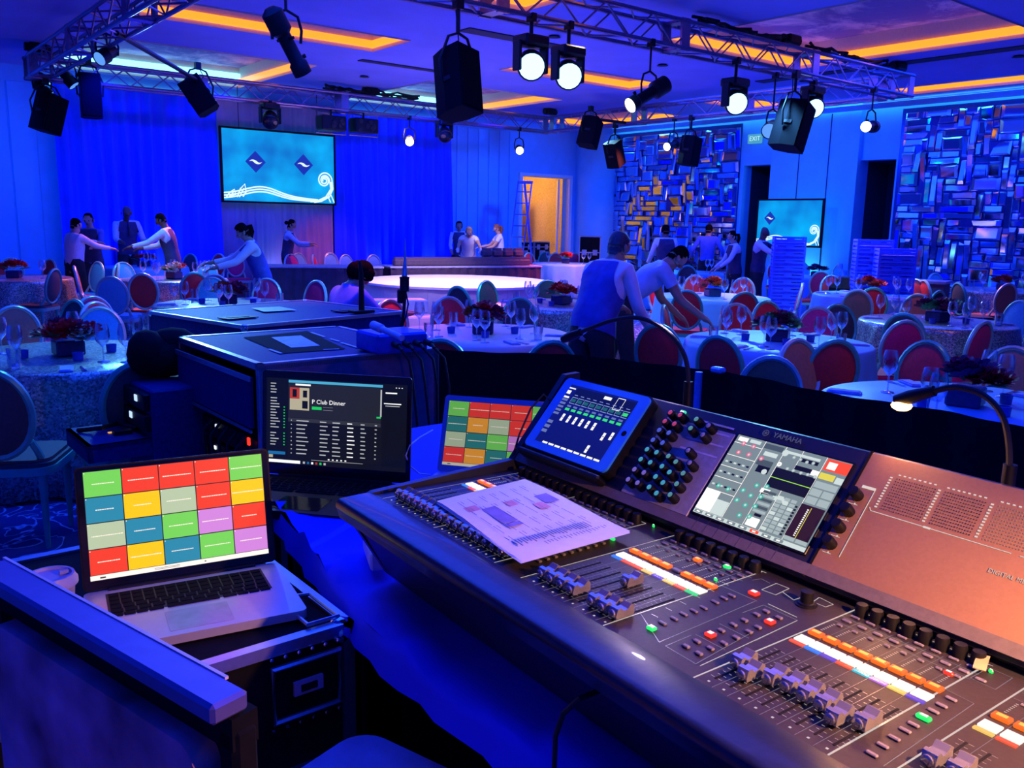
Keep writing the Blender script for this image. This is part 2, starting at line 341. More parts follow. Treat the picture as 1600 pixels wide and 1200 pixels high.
# ---- mirror mosaics, each bevelled glass tile its own piece
mirm=mat('mirror_glass',(.42,.55,.85),.06,1,.04,3); mire=mat('mirror_edge',(.6,.75,.95),.12,1,.02)
def tile_mesh():
    m=MB(); b=.12
    o=[(-.5,-.5),(.5,-.5),(.5,.5),(-.5,.5)]; i=[(-.5+b,-.5+b),(.5-b,-.5+b),(.5-b,.5-b),(-.5+b,.5-b)]
    vs=[(0,*p) for p in o]+[(-.4,*p) for p in o]+[(-1,*p) for p in i]
    m.add(vs,[(4,5,1,0),(5,6,2,1),(6,7,3,2),(7,4,0,3)],1); m.add(vs,[(8,9,5,4),(9,10,6,5),(10,11,7,6),(11,8,4,7)],1); m.add(vs,[(11,10,9,8)],0)
    return m.mesh('mirror_tile',[mirm,mire])
TM=tile_mesh()
def mosaic(y0,y1,z0,z1,label,seed,maxn=290):
    rnd=random.Random(seed); root=thing('mirror_panel',label,'mirror',(XR,y1,0))
    ob('backing',MB().box((-.015,(y0-y1)/2,(z0+z1)/2),(.03,y1-y0,z1-z0)),mat('mirror_backing',(.02,.03,.2),.3,.6),root)
    g=.125; ny=int((y1-y0)/g); nz=int((z1-z0)/g); occ=[[0]*nz for _ in range(ny)]; n=0
    order=[(i,j) for j in range(nz) for i in range(ny)]
    for i,j in order:
        if occ[i][j]: continue
        if rnd.random()<.5: a,b=rnd.choice([(4,1),(5,1),(3,1),(6,1),(4,2)])
        else: a,b=rnd.choice([(1,3),(1,4),(1,5),(2,2),(3,2),(1,2),(1,6)])
        while a>1 and (i+a>ny or any(occ[i+k][j] for k in range(a))): a-=1
        while b>1 and (j+b>nz or any(occ[i+x][j+y] for x in range(a) for y in range(b))): b-=1
        for x in range(a):
            for y in range(b): occ[i+x][j+y]=1
        if n>=maxn: continue
        o=link('mirror_tile',TM,root,(-.03,(i+a/2)*g+y0-y1,z0+(j+b/2)*g),(0,R(rnd.uniform(-11,11)),R(rnd.uniform(-11,11))),(rnd.uniform(.02,.06),a*g-.012,b*g-.012)); n+=1
    return root
mosaic(12.6,16.6,.35,3.93,'wall of small angled mirrors on the right, far end beside the rounded corner',3)
mosaic(4.4,8.85,.35,3.93,'wall of small angled mirrors reaching the right edge, behind the wide crate stack',5)
# ================================================================ curtains
curt=mat('blue_drape',(.02,.07,.9),.75,0,.12,2,spec=.2); curg=mat('grey_drape',(.30,.25,.36),.8,0,.12,2,spec=.2)
def drape(name,x0,x1,Y,z0,z1,m,label,seed,amp=.06,per=.22,lean=0.0):
    rnd=random.Random(seed); n=int((x1-x0)/.035); vs=[];fs=[]; ph=0; offs=[]
    for i in range(n+1):
        ph+=2*PI*.035/per*rnd.uniform(.4,1.7); offs.append(math.sin(ph)*amp*rnd.uniform(.7,1.2))
    K=8
    for k in range(K+1):
        t=k/K
        for i in range(n+1):
            x=x0+(x1-x0)*i/n; a=offs[i]*(1.15-.5*t)
            vs.append((x+lean*math.sin(i*.09)*(1-t),Y+a,z0+(z1-z0)*t))
    for k in range(K):
        for i in range(n): a=k*(n+1)+i; fs.append((a,a+1,a+n+2,a+n+1))
    o=ob(name,MB().add(vs,fs),m,smooth=True,ang=180); tag(o,label,'curtain'); return o
drape('curtain',3.42,6.25,16.98,.02,3.86,curt,'saturated blue floor-length drape at the left of the back wall',1,.085,.26,lean=.1)
drape('curtain',6.27,8.7,17.03,.02,3.86,curg,'dull grey-violet gathered drape behind the large projection screen',2,.035,.11)
drape('curtain',8.72,11.65,16.98,.02,3.86,curt,'saturated blue floor-length drape between the large screen and the panelled wall',3,.085,.26,lean=.12)
ORD=['first','second','third','fourth','fifth','sixth','seventh','eighth','ninth','tenth','eleventh','twelfth','thirteenth','fourteenth','fifteenth']
# ================================================================ truss
def strut(p,q): p,q=Vector(p),Vector(q); return (p+q)/2,(q-p).to_track_quat('Z','Y').to_euler(),(q-p).length
bu=MB().cyl((0,0,-.5),(0,0,.5),.011,n=6).mesh('brace',dalu,True)
def truss(p,q,label,s=.29,bay=.36,plates=3):
    p,q=Vector(p),Vector(q); d=q-p; L=d.length; rz=math.atan2(d.y,d.x)
    t=thing('box_truss',label,'truss',p,rz,'square of box truss under the ceiling')
    for y in (-s/2,s/2):
        for z in (0,s): ob('chord',MB().cyl((0,y,z),(L,y,z),.025,n=8),dalu,t,True)
    n=int(L/bay)
    for i in range(n):
        x0,x1=i*L/n,(i+1)*L/n
        if i%2: x0,x1=x1,x0
        for a,b in (((x0,-s/2,0),(x1,-s/2,s)),((x0,s/2,s),(x1,s/2,0)),((x0,-s/2,0),(x1,s/2,0)),((x0,-s/2,s),(x1,s/2,s))):
            c,r,l=strut(a,b); o=link('brace',bu,t,c,r,(1,1,l))
    k=max(2,int(L/2.4))
    for i in range(k+1):
        x=min(max(L*i/k,.08),L-.08); m=MB()
        for y in (-s/2,s/2): m.box((x,y,s/2),(.14,.03,s+.06))
        for z in (0,s): m.box((x,0,z),(.14,s,.03))
        ob('junction_plate',m,dalu,t)
    return t
TZ=3.62
truss((2.7,7.0,TZ),(13.15,7.0,TZ),'long box truss running across the top of the picture nearest the console')
truss((2.7,15.1,TZ),(13.15,15.1,TZ),'far box truss crossing in front of the drapes and screen')
truss((13.0,7.25,TZ),(13.0,14.85,TZ),'right-hand box truss running away in front of the mirror walls')
truss((2.85,7.25,TZ),(2.85,14.85,TZ),'left-hand box truss at the upper left corner')
# cable looms on the trusses
for i,(x0,x1,Y) in enumerate(((8.3,10.0,7.0),(10.6,12.6,7.0),(7.6,9.6,15.1))):
    m=MB(); rnd=random.Random(i)
    for k in range(4):
        m.tube([(x0+(x1-x0)*t/12,Y+rnd.uniform(-.1,.1),TZ+.33+.02*k+rnd.uniform(-.01,.05)) for t in range(13)],.02,6)
    tag(ob('cable_bundle',m,rubber,smooth=True),['black cable bundle on the near truss above the two lit moving heads','black cable bundle on the near truss toward its right corner','black cable bundle on the far truss right of the big screen'][i],'cable')
# chain hoists
for i,(x,Y) in enumerate(((10.15,7.0),(8.55,15.1),(12.9,7.0),(12.9,14.9),(2.85,14.9),(2.9,9.6))):
    t=thing('chain_hoist','black chain hoist '+['on the near truss left of its middle lamp','on the far truss right of the big screen','at the right corner of the truss square','at the far right corner of the truss square','at the far left corner of the truss square','on the left truss halfway along'][i],'hoist',(x,Y,TZ+.36))
    ob('hoist_body',MB().box((0,0,.05),(.26,.18,.12),bev=.02).cyl((-.17,0,.05),(.17,0,.05),.06),black,t)
    ob('chain',MB().cyl((0,0,.1),(0,0,ZC-TZ-.37),.012,n=6),dalu,t)
# ================================================================ lighting fixtures
lensW=em('lamp_lens_white',(.42,.74,1),2.2); lensT=em('lamp_lens_warm',(1,.85,.65),8); lensD=em('lens_dim',(.1,.3,.9),1.2)
def pos(px,py,D):
    if isinstance(D,str): return aty(px,py,float(D[1:])) if D[0]=='y' else atx(px,py,float(D[1:]))
    return CAM+ray(px,py)*D
def moving_head(px,py,D,label,lit=lensW,to=(0,0,-1)):
    p=pos(px,py,D); t=thing('moving_head',label,'stage light',p,0,'moving heads on the trusses')
    h=TZ-p.z
    ob('clamp',MB().box((0,0,h-.02),(.05,.1,.08)).cyl((0,0,.24),(0,0,h),.02),black,t)
    ob('base',MB().box((0,0,.21),(.3,.24,.1),bev=.02),black,t)
    ob('yoke',MB().box((-.17,0,.06),(.035,.12,.28),bev=.01).box((.17,0,.06),(.035,.12,.28),bev=.01).box((0,0,.17),(.34,.12,.03)),black,t)
    d=Vector(to).normalized(); q=d.to_track_quat('Z','Y').to_euler()
    hd=ob('head',MB().lathe([(.06,-.15),(.12,-.1),(.14,0),(.145,.1),(.14,.12)],18),black,t,True,rot=q)
    if lit: ob('lens',MB().lathe([(.125,.121),(.1,.14),(.001,.15)],18),lit,hd,True)
    else: ob('lens',MB().lathe([(.125,.121),(.1,.14),(.001,.15)],18),blackg,hd,True)
tc=(-.5,-.75,-.35)
moving_head(829,100,'y6.86','lit moving-head lamp left of its lit neighbour on the near truss',to=tc)
moving_head(887,115,'y6.86','lit moving-head lamp right of its lit neighbour on the near truss',to=tc)
moving_head(1147,158,'y6.86','lit moving-head lamp alone right of the long profile spotlight',to=tc)
moving_head(1268,166,'y7.14','lit moving-head lamp partly behind the angular hanging speaker',to=tc)
moving_head(422,186,'y14.96','unlit round moving head on the far truss above the big screen',None,(-.3,-.8,-.5))
moving_head(694,209,'y14.96','unlit round moving head on the far truss left of the panelled wall',None,(-.3,-.8,-.5))
def par(px,py,D,label,lit,to,L=.3,r=.09,name='par_can',top=None):
    p=pos(px,py,D); t=thing(name,label,'stage light',p); h=(top or TZ)-p.z
    ob('yoke',MB().tube([(-.12,0,0),(-.13,0,.1),(-.1,0,.2),(0,0,.24),(.1,0,.2),(.13,0,.1),(.12,0,0)],.012,6).cyl((0,0,.24),(0,0,h),.012,n=6).box((0,0,h-.02),(.05,.08,.08)),black,t,True)
    q=Vector(to).normalized().to_track_quat('Z','Y').to_euler()
    prof=[(.03,-L/2),(r*.75,-L/2+.03),(r*.8,0),(r,.02),(r,L/2)] if L<.4 else [(.04,-L/2),(r*1.1,-L/2+.04),(r*1.1,-L*.15),(r*.72,-L*.1),(r*.72,L*.3),(r*.95,L*.34),(r*.95,L/2)]
    b=ob('lamp_body',MB().lathe(prof,16,cap=False).lathe([(.001,-L/2),(prof[0][0],-L/2)],16,cap=False),black,t,True,rot=q)
    ob('lens',MB().lathe([(r*.9,L/2-.01),(.001,L/2-.005)],16),lit,b)
    if L>=.4: ob('shutter_handles',MB().box((r,0,-.02),(.05,.02,.02)).box((-r,0,-.02),(.05,.02,.02)).box((0,r,L*.3),(.02,.04,.03)),black,b)
par(640,219,'y14.96','small warm glowing lamp hanging left of the panelled wall',lensT,(-.5,-.8,-.3))
par(811,233,'y14.96','small warm glowing lamp hanging above the stepladder',lensT,(-.5,-.8,-.3))
par(448,65,'y6.86','black profile spotlight hanging at the top left in front of the orange cove',lensD,(.5,.1,-.75),.55,.08,'profile_spotlight')
par(1014,147,'y6.86','long black profile spotlight pointing down left, hanging under the near truss',lensT,(-.75,.1,-.42),.6,.09,'profile_spotlight')
par(1360,198,'y6.86','black profile spotlight with a lit lens below the right truss corner',lensT,(-1,-.3,-.1),.55,.08,'profile_spotlight')
par(1052,226,'x12.86','black profile spotlight with a lit lens in front of the left mirror wall',lensT,(-1,-.2,-.25),.5,.08,'profile_spotlight')
par(168,85,'x2.99','small round wash lamp under the left truss, lens turned up-left',lensD,(-.6,-.3,-.4))
par(66,140,'y15.24','black wash lamp clamped above the leftmost hanging speaker',lensD,(.5,-.3,-.5))
par(105,122,'y14.96','black wash lamp between the two leftmost speakers',lensD,(.5,-.3,-.7))
# dimmer racks on the far truss
for i,(px,py) in enumerate(((517,193),(568,197))):
    p=aty(px,py,14.96); t=thing('dimmer_box',['black control box with cables hanging on the far truss just right of the big screen','black control box with cables hanging on the far truss, second right of the big screen'][i],'equipment',p)
    ob('housing',MB().box((0,0,0),(.5,.3,.26),bev=.02),black,t); ob('cage_frame',MB().tube([(-.3,0,-.18),(.3,0,-.18),(.3,0,.2),(-.3,0,.2)],.015,6,closed=True),dalu,t)
    m=MB(); rnd=random.Random(i)
    for k in range(6): m.ell((rnd.uniform(-.2,.2),-.16,rnd.uniform(-.1,.1)),(.05,.02,.05),8,4)
    ob('connectors',m,rubber,t); ob('hanger',MB().cyl((0,0,.13),(0,0,TZ-p.z),.02),black,t)
# ================================================================ hanging loudspeakers
grille=mat('speaker_grille',(.003,.003,.006),.9,0,.4,120,.4,spec=.05); cabm=mat('speaker_cabinet',(.003,.003,.006),.8,0,.3,60,spec=.12)
def speaker(px,py,D,w,h,dp,rz,tilt,roll,label,arm=None):
    p=pos(px,py,D); t=thing('hanging_speaker',label,'speaker',p)
    rot=Euler((tilt,roll,rz),'XYZ')
    m=MB(); a=w/2;b=w*.32
    prof=[(-a,-dp*.45),(a,-dp*.45),(a,dp*.1),(b,dp*.55),(-b,dp*.55),(-a,dp*.1)]
    n=6; vs=[(x,y,-h/2) for x,y in prof]+[(x,y,h/2) for x,y in prof]
    m.add(vs,[(i,(i+1)%n,n+(i+1)%n,n+i) for i in range(n)]+[tuple(range(n-1,-1,-1)),tuple(range(n,2*n))])
    c=ob('cabinet',m,cabm,t,rot=rot)
    ob('grille',MB().box((0,-dp*.46,0),(w*.92,.02,h*.94),bev=.008),grille,c)
    ob('handle',MB().box((a,0,0),(.02,.1,.04)).box((-a,0,0),(.02,.1,.04)),rubber,c)
    hh=TZ-p.z
    y=MB().tube([(a+.03,0,0),(a+.05,0,h*.3),(a*.7,0,h*.5+.1),(0,0,h*.5+.14),(-a*.7,0,h*.5+.1),(-a-.05,0,h*.3),(-a-.03,0,0)],.014,6)
    y.cyl((0,0,h*.5+.14),(0,0,max(hh,h*.5+.2)),.02,n=6).box((0,0,max(hh,h*.5+.2)-.03),(.08,.08,.1))
    ob('yoke',y,black,t,True)
    ob('cable',MB().tube([(a*.3,.1,h*.45),(a*.8,.16,h*.6),(a*.5,.1,h*.7),(0,.05,max(hh,h*.5+.2))],.007,5),rubber,t,True)
speaker(715,130,'y6.86',.3,.6,.36,R(12),R(-14),R(9),'large black loudspeaker hanging at top centre under the near truss')
speaker(311,150,'y13.5',.34,.52,.32,R(-25),R(-6),R(-33),'black loudspeaker tilted steeply, hanging from a horizontal bar left of the screen')
speaker(141,150,'y14.96',.3,.66,.3,R(-8),0,0,'upright slab-like black loudspeaker hanging at the left, second from the left')
speaker(75,177,'y14.96',.36,.56,.34,R(35),R(10),R(12),'leftmost black loudspeaker hanging under the left truss corner')
speaker(922,207,16.6,.38,.54,.34,R(30),R(8),R(14),'black loudspeaker hanging in front of the rounded wall corner')
speaker(960,241,'x12.86',.34,.5,.3,R(20),R(-4),R(-22),'small black loudspeaker tilted, hanging at the left edge of the left mirror wall')
speaker(1078,236,'x12.86',.34,.52,.3,R(15),R(5),R(6),'small black loudspeaker hanging in front of the middle of the left mirror wall')
speaker(1238,197,'y6.86',.38,.6,.38,R(15),R(8),R(14),'black loudspeaker hanging right of the exit sign, beside a round lamp')
par(1206,200,'y7.14','round black wash lamp hanging just left of the angular speaker by the exit sign',lensD,(-.8,-.3,-.4),.26,.11)
for i,(a,b) in enumerate((((183,66),(327,91)),((908,164),(1015,172)))):
    p=atx(183,66,2.85) if i==0 else Vector((12.85,(CAM+ray(922,207)*16.6).y,0)); q=aty(311,150,13.5) if i==0 else CAM+ray(922,207)*16.6; q=q+(q-p).normalized()*.25; q.z=p.z=TZ+.0
    tag(ob('rigging_pipe',MB().cyl(p,q,.03,n=10),black,smooth=True),['black horizontal pipe reaching from the left truss to the tilted speaker','black horizontal pipe reaching left from the far right truss'][i],'pipe')
# ================================================================ projection screens
scr_blue=em('projected_blue',(.0,.33,.75),1.0); scr_mid=em('projected_cyan',(.0,.45,.85),1.0); scr_dia=em('projected_navy',(.01,.03,.42),1); scr_w=em('projected_white',(.75,1,.95),1.05)
def grad_screen():
    m=bpy.data.materials.new('projected_water'); m.use_nodes=True; N,L=nod(m); b=N['Principled BSDF']; b.inputs['Base Color'].default_value=(.01,.01,.02,1); b.inputs['Emission Strength'].default_value=1
    tc=N.new('ShaderNodeTexCoord'); n=N.new('ShaderNodeTexNoise'); n.inputs['Scale'].default_value=1.6; L.new(tc.outputs['Object'],n.inputs['Vector'])
    r=N.new('ShaderNodeValToRGB'); e=r.color_ramp.elements; e[0].position=.3; e[0].color=(0,.16,.6,1); e[1].position=.75; e[1].color=(.0,.5,.95,1)
    L.new(n.outputs[0],r.inputs[0]); L.new(r.outputs[0],b.inputs['Emission Color']); return m
gs=grad_screen()
def screen(w,h,label,loc,rz,dias):
    t=thing('projection_screen',label,'screen',loc,rz)   # local x right, z up, facing -y
    f=.035; m=MB(); m.box((w/2,.02,-f/2),(w+2*f,.06,f)); m.box((w/2,.02,h+f/2),(w+2*f,.06,f)); m.box((-f/2,.02,h/2),(f,.06,h)); m.box((w+f/2,.02,h/2),(f,.06,h))
    ob('frame',m,blackm,t)
    if h>1: ob('suspension_wire',MB().cyl((w*.15,.02,h),(w*.15,.02,ZC-loc[2]),.006,n=6).cyl((w*.85,.02,h),(w*.85,.02,ZC-loc[2]),.006,n=6),black,t)
    else: ob('stand',MB().cyl((w*.3,.06,-loc[2]),(w*.3,.06,h*.5),.02,n=8).cyl((w*.7,.06,-loc[2]),(w*.7,.06,h*.5),.02,n=8).box((w/2,.06,-loc[2]+.02),(w*.8,.4,.04)),black,t)
    ob('screen_surface',MB().box((w/2,.02,h/2),(w,.03,h)),gs,t)
    mm=MB(); mm.M=Matrix(((1,0,0,0),(0,0,-1,0),(0,1,0,0),(0,0,0,1)))
    def P(x,y): return (x*w,y*h)
    for dx,dy in dias:
        cx,cy=P(dx,dy); s=.155*h; mm.poly([(cx-s,cy),(cx,cy-s),(cx+s,cy),(cx,cy+s)],.004,0)
        mm.pline([(cx+(-.65+1.3*t)*s,cy+.13*s*math.sin(2*PI*(t+.02))) for t in [i/12 for i in range(13)]],.27*s,.008,1,True)
    # sweeping lines along the bottom
    for k in range(3):
        o=.035*k
        pts=[(x,.03+o*(1-.75*max(0,(x-.4))/.45)+.11*math.exp(-((x-.32)/.2)**2)) for x in [i/30*.84 for i in range(31)]]
        mm.pline([P(x,y) for x,y in pts],.016*h*1.3,.006,1)
    for k,(a,b,c) in enumerate(((.02,.16,.05),(.11,.24,.07))):
        mm.pline([P(a,.05),P(a+.03,b*.7),P(a+.07,b),P(a+.08,b*.55),P(a+c-.02,.06)],.02*h,.006,1)
        mm.pline([P(a+.02,.05),P(a+.045,b*.55),P(a+.06,b*.75)],.016*h,.006,1)
    # scroll at the right
    cx,cy=.905*w,.345*h
    for rr,tt in ((.13,2.2),(.085,1.9)):
        mm.pline([(cx+rr*h*(1-.8*u)*math.cos(-.3+2*PI*tt*u*.75),cy+rr*h*(1-.8*u)*math.sin(-.3+2*PI*tt*u*.75)) for u in [i/36 for i in range(37)]],.022*h,.006,1)
    for o in (0,.035,.07):
        mm.pline([(cx+(.13-o*.6)*h*math.cos(a)+0*w,cy-.02*h+(.13)*h*math.sin(a)) for a in [-.2,0]]+[P(.985-o*.3,.22),P(.95-o*.5,.1),P(.87-o*.6,.03),P(.8-o,.01+o*.3)],.02*h,.006,1)
    mm.pline([P(.965,.13),P(.995,.015)],.018*h,.006,1); mm.pline([P(.94,.09),P(.96,.015)],.018*h,.006,1)
    ob('projected_artwork',mm,[scr_dia,scr_w],t)
    return t
screen(2.36,1.36,'large wide screen with two navy diamonds and white waves in front of the grey drape',(6.27,16.82,1.94),0,((.28,.56),(.71,.56)))
screen(1.55,.93,'smaller screen with one navy diamond against the right wall behind the crate stack',(XR-.52,11.65,1.27),R(-90),((.2,.6),))
# stepladder
p=atD(806,20.6); t=thing('stepladder','tall blue stepladder standing left of the open tan doorway','ladder',(p.x,p.y,0),R(-38))
lad=mat('ladder_blue',(.05,.12,.5),.4,.3); H=2.55
for s in (-1,1):
    ob('rail',MB().box((0,0,H/2),(.03,.07,H)),lad,t,loc=(s*.16-.15,0,0),rot=(0,R(6),0)); ob('rail',MB().box((0,0,H/2),(.03,.05,H)),lad,t,loc=(s*.02+.42,.3*s,0),rot=(0,R(-7),0))
sm=MB().box((0,0,0),(.32,.09,.025)).mesh('step',lad)
for k in range(9): link('step',sm,t,(-.15+.03*k,0,.25+k*.26))
ob('top_cap',MB().box((.12,0,H),(.36,.2,.06),bev=.01),lad,t)
# road cases in the store room and by the column
def roadcase(loc,w,d,h,rz,label,body=None,cat='road case',group=None,latches=2,name='road_case',handle=True):
    t=thing(name,label,cat,loc,rz,group); body=body or blackm
    ob('case_body',MB().box((0,0,h/2),(w-.02,d-.02,h-.01)),body,t)
    e=.022; m=MB()
    for x in (-w/2+e/2,w/2-e/2):
        for y in (-d/2+e/2,d/2-e/2): m.box((x,y,h/2),(e,e,h))
    for z in (e/2,h-e/2,h*.72):
        for y in (-d/2+e/2,d/2-e/2): m.box((0,y,z),(w,e,e))
        for x in (-w/2+e/2,w/2-e/2): m.box((x,0,z),(e,d,e))
    ob('edge_extrusion',m,alu,t)
    cb=MB().ell((0,0,0),(.026,.026,.026),8,5).mesh('ball_corner',chrome,True)
    for x in (-1,1):
        for y in (-1,1):
            for z in (.02,h-.02): link('ball_corner',cb,t,(x*(w/2-.02),y*(d/2-.02),z))
    if latches:
        lm=MB().box((0,0,0),(.11,.012,.13),bev=.005).box((0,-.008,0),(.05,.012,.06)).mesh('latch',alu)
        for k in range(latches): link('latch',lm,t,(w*((k+.5)/latches-.5),-d/2-.004,h*.72))
        if handle: ob('handle',MB().box((0,-d/2-.003,h*.4),(.2,.01,.14)).tube([(-.06,-d/2-.01,h*.4),(-.06,-d/2-.03,h*.4),(.06,-d/2-.03,h*.4),(.06,-d/2-.01,h*.4)],.008,6),alu,t)
    return t
for i,(x,z,w) in enumerate(((14.35,0,.55),(14.95,0,.6),(15.35,0,.3),(15.15,.0,.0))):
    pass
roadcase((14.55,17.95,0),.62,.5,.62,0,'lower left black road case inside the tan doorway')
roadcase((15.2,17.95,0),.6,.5,.62,0,'lower right black road case inside the tan doorway')
roadcase((14.6,17.95,.63),.6,.45,.5,0,'upper left black road case stacked inside the tan doorway')
roadcase((15.2,17.95,.63),.55,.45,.5,0,'upper right black road case stacked inside the tan doorway')
p=atD(916,20.6); roadcase((p.x-.05,p.y-.1,0),.5,.5,1.35,R(-45),'tall black case standing at the foot of the rounded wall corner')
# crate stacks
crt=mat('crate_plastic',(.07,.12,.9),.45,0,.1,20)
def crate_mesh():
    m=MB(); w,d,h=.5,.36,.115
    m.box((0,0,.01),(w-.03,d-.03,.02))
    for s in (-1,1):
        for z in (.02,.075): m.box((s*(w/2-.01),0,z+.02),(.02,d,.03)); m.box((0,s*(d/2-.01),z+.02),(w,.02,.03))
        m.box((s*(w/2-.01),0,.057),(.012,d,.02)); m.box((0,s*(d/2-.01),.057),(w,.012,.02))
        for q in (-1,1): m.box((s*(w/2-.012),q*(d/2-.012),h/2),(.028,.028,h))
    m.box((0,-d/2,.06),(.12,.02,.05))
    return m.mesh('dish_crate',crt)
cm=crate_mesh()
def stack(px,D,n,label,grp,rz=-50,dz=.115,dx=0):
    p=atD(px,D)+Vector((dx,0,0)); k=0
    for k in range(n):
        tag(link('dish_crate',cm,None,(p.x,p.y,k*dz),(0,0,R(rz))),'blue plastic dish crate, '+(ORD[k] if k<n-1 else 'topmost')+(' from the floor' if k<n-1 else '')+' '+label,'crate',grp)
stack(1230,14.3,13,'in the stack before the small screen','crates in the stack by the small screen')
stack(1362,12.9,13,'in the left column of the wide stack','crates in the wide stack, left column')
stack(1398,12.4,12,'in the right column of the wide stack','crates in the wide stack, right column')
tag(ob('dark_armchair_back',MB().box((0,0,.45),(.7,.5,.9),bev=.15,rz=.6),blackm,loc=atD(1325,13.4)),'rounded black bin standing between the two crate stacks','bin')
# long low buffet by the mirror wall
t=thing('buffet_counter','long low dark counter slanting in front of the right mirror wall','counter',(0,0,0))
a=atD(1410,13.7); b=atD(1485,13.3); d=(b-a); mb=MB(); L=d.length; rz=math.atan2(d.y,d.x); c=(a+b)/2
ob('counter_body',MB().box((c.x,c.y,.42),(L*1.0,.5,.84),rz),mat('counter_cloth',(.05,.06,.12),.8),t); ob('counter_top',MB().box((c.x,c.y,.86),(L*1.0+.05,.56,.04),rz),mat('counter_top',(.15,.2,.35),.4),t)
# ================================================================ round stage and bar
sp=Vector((9.35,12.1,0))
sp=atD(713,15.3)
stg=thing('round_stage','round white-topped stage glowing under warm light in the middle of the room','stage',sp)
stw=mat('stage_white',(.85,.8,.74),.6,0,.03); sts=mat('stage_side',(.55,.45,.5),.7,0,.05)
ob('stage_top',MB().lathe([(1.66,.56),(1.7,.565),(1.7,.6),(.001,.6)],64),stw,stg,True)
pm=[]
for k in range(24):
    a=2*PI*k/24; me=MB().box((0,0,.28),(.43,.03,.56)); 
    if k==0: fm=me.mesh('fascia_panel',sts)
    link('fascia_panel',fm,stg,(1.64*math.cos(a),1.64*math.sin(a),0),(0,0,a+PI/2))
p=atD(598,12.9); t=thing('stage_step','low curved step block at the left of the round stage','step',(p.x,p.y,0),R(-20))
ob('lower_step',MB().box((0,0,.12),(1.3,.9,.24),bev=.02),sts,t); ob('upper_step',MB().box((.15,.25,.34),(1.0,.45,.2),bev=.02),sts,t)
def bar(p0,p1,dep,label,h=.76,over=.04):
    a,b=p0,p1; d=b-a; L=d.length; rz=math.atan2(d.y,d.x); c=(a+b)/2
    t=thing('serving_table',label,'table',(c.x,c.y,0),rz)
    ob('table_top',MB().box((0,0,h-.02),(L,dep,.04),bev=.01),mat('bar_top',(.35,.33,.4),.4),t)
    m=MB(); n=int(L/.06); vs=[];fs=[]
    for i in range(n+1):
        x=-L/2+.02+(L-.04)*i/n; y=-dep/2+.02+.012*math.sin(i*1.9); vs+=[(x,y,.01),(x,y,h-.04)]
    for i in range(n): fs.append((2*i,2*i+2,2*i+3,2*i+1))
    m.add(vs,fs); m.box((0,.02,h/2),(L-.08,dep-.1,h-.06)); ob('table_skirt',m,mat('bar_skirt',(.05,.025,.05),.7,0,.3,6),t)
    return t,rz,c,L
A1=atD(405,16.2); A2=atD(592,16.7); A3=atD(832,18.3)
bar(A1,A2,.7,'long table with a dark skirt left of the round stage')
tb,brz,bc,bL=bar(A2+Vector((.1,.1,0)),A3,.7,'long table with a dark skirt behind the round stage')
m=MB(); 
bk=MB().box((0,0,.06),(.16,.16,.12),bev=.02).box((0,0,.14),(.12,.12,.05)).mesh('bar_caddy',mat('caddy',(.12,.08,.1),.5,.3))
rnd=random.Random(4)
n=26
for i in range(n):
    u=-bL/2+.2+(bL-.4)*i/n; q=bc+Vector((math.cos(brz)*u,math.sin(brz)*u,0))+Vector((math.sin(brz),-math.cos(brz),0))*.18
    tag(link('napkin_caddy',bk,None,(q.x,q.y,.762),(0,0,brz)),'small dark box, '+str(i+1)+(['st','nd','rd'][i] if i<3 else 'th' if i<20 else {20:'st',21:'nd',22:'rd'}.get(i,'th'))+' from left in the row behind the stage','box','dark boxes lined up on the long table')
for i in range(8):
    q=bc+Vector((math.cos(brz),math.sin(brz),0))*(bL/2-.35-.17*(i%4)*1.4)+Vector((-math.sin(brz),math.cos(brz),0))*.12
    tag(link('napkin_caddy',bk,None,(q.x,q.y,.762+.17*(1+i//4)-.0 if False else .762+.0+.17*(i//4)),(0,0,brz),(1.3,1.2,1)),'larger dark box, '+ORD[3-i%4]+' from the right in the '+('upper' if i>3 else 'lower')+' layer of the pile','box','dark boxes piled at the right end of the long table')
p=CAM+ray(715,412)*17.3; tag(ob('menu_card',MB().box((0,0,0),(.2,.01,.17)),paper,loc=p,rot=(R(20),R(18),brz)),'tilted white card lying on the front edge of the table behind the stage','card')
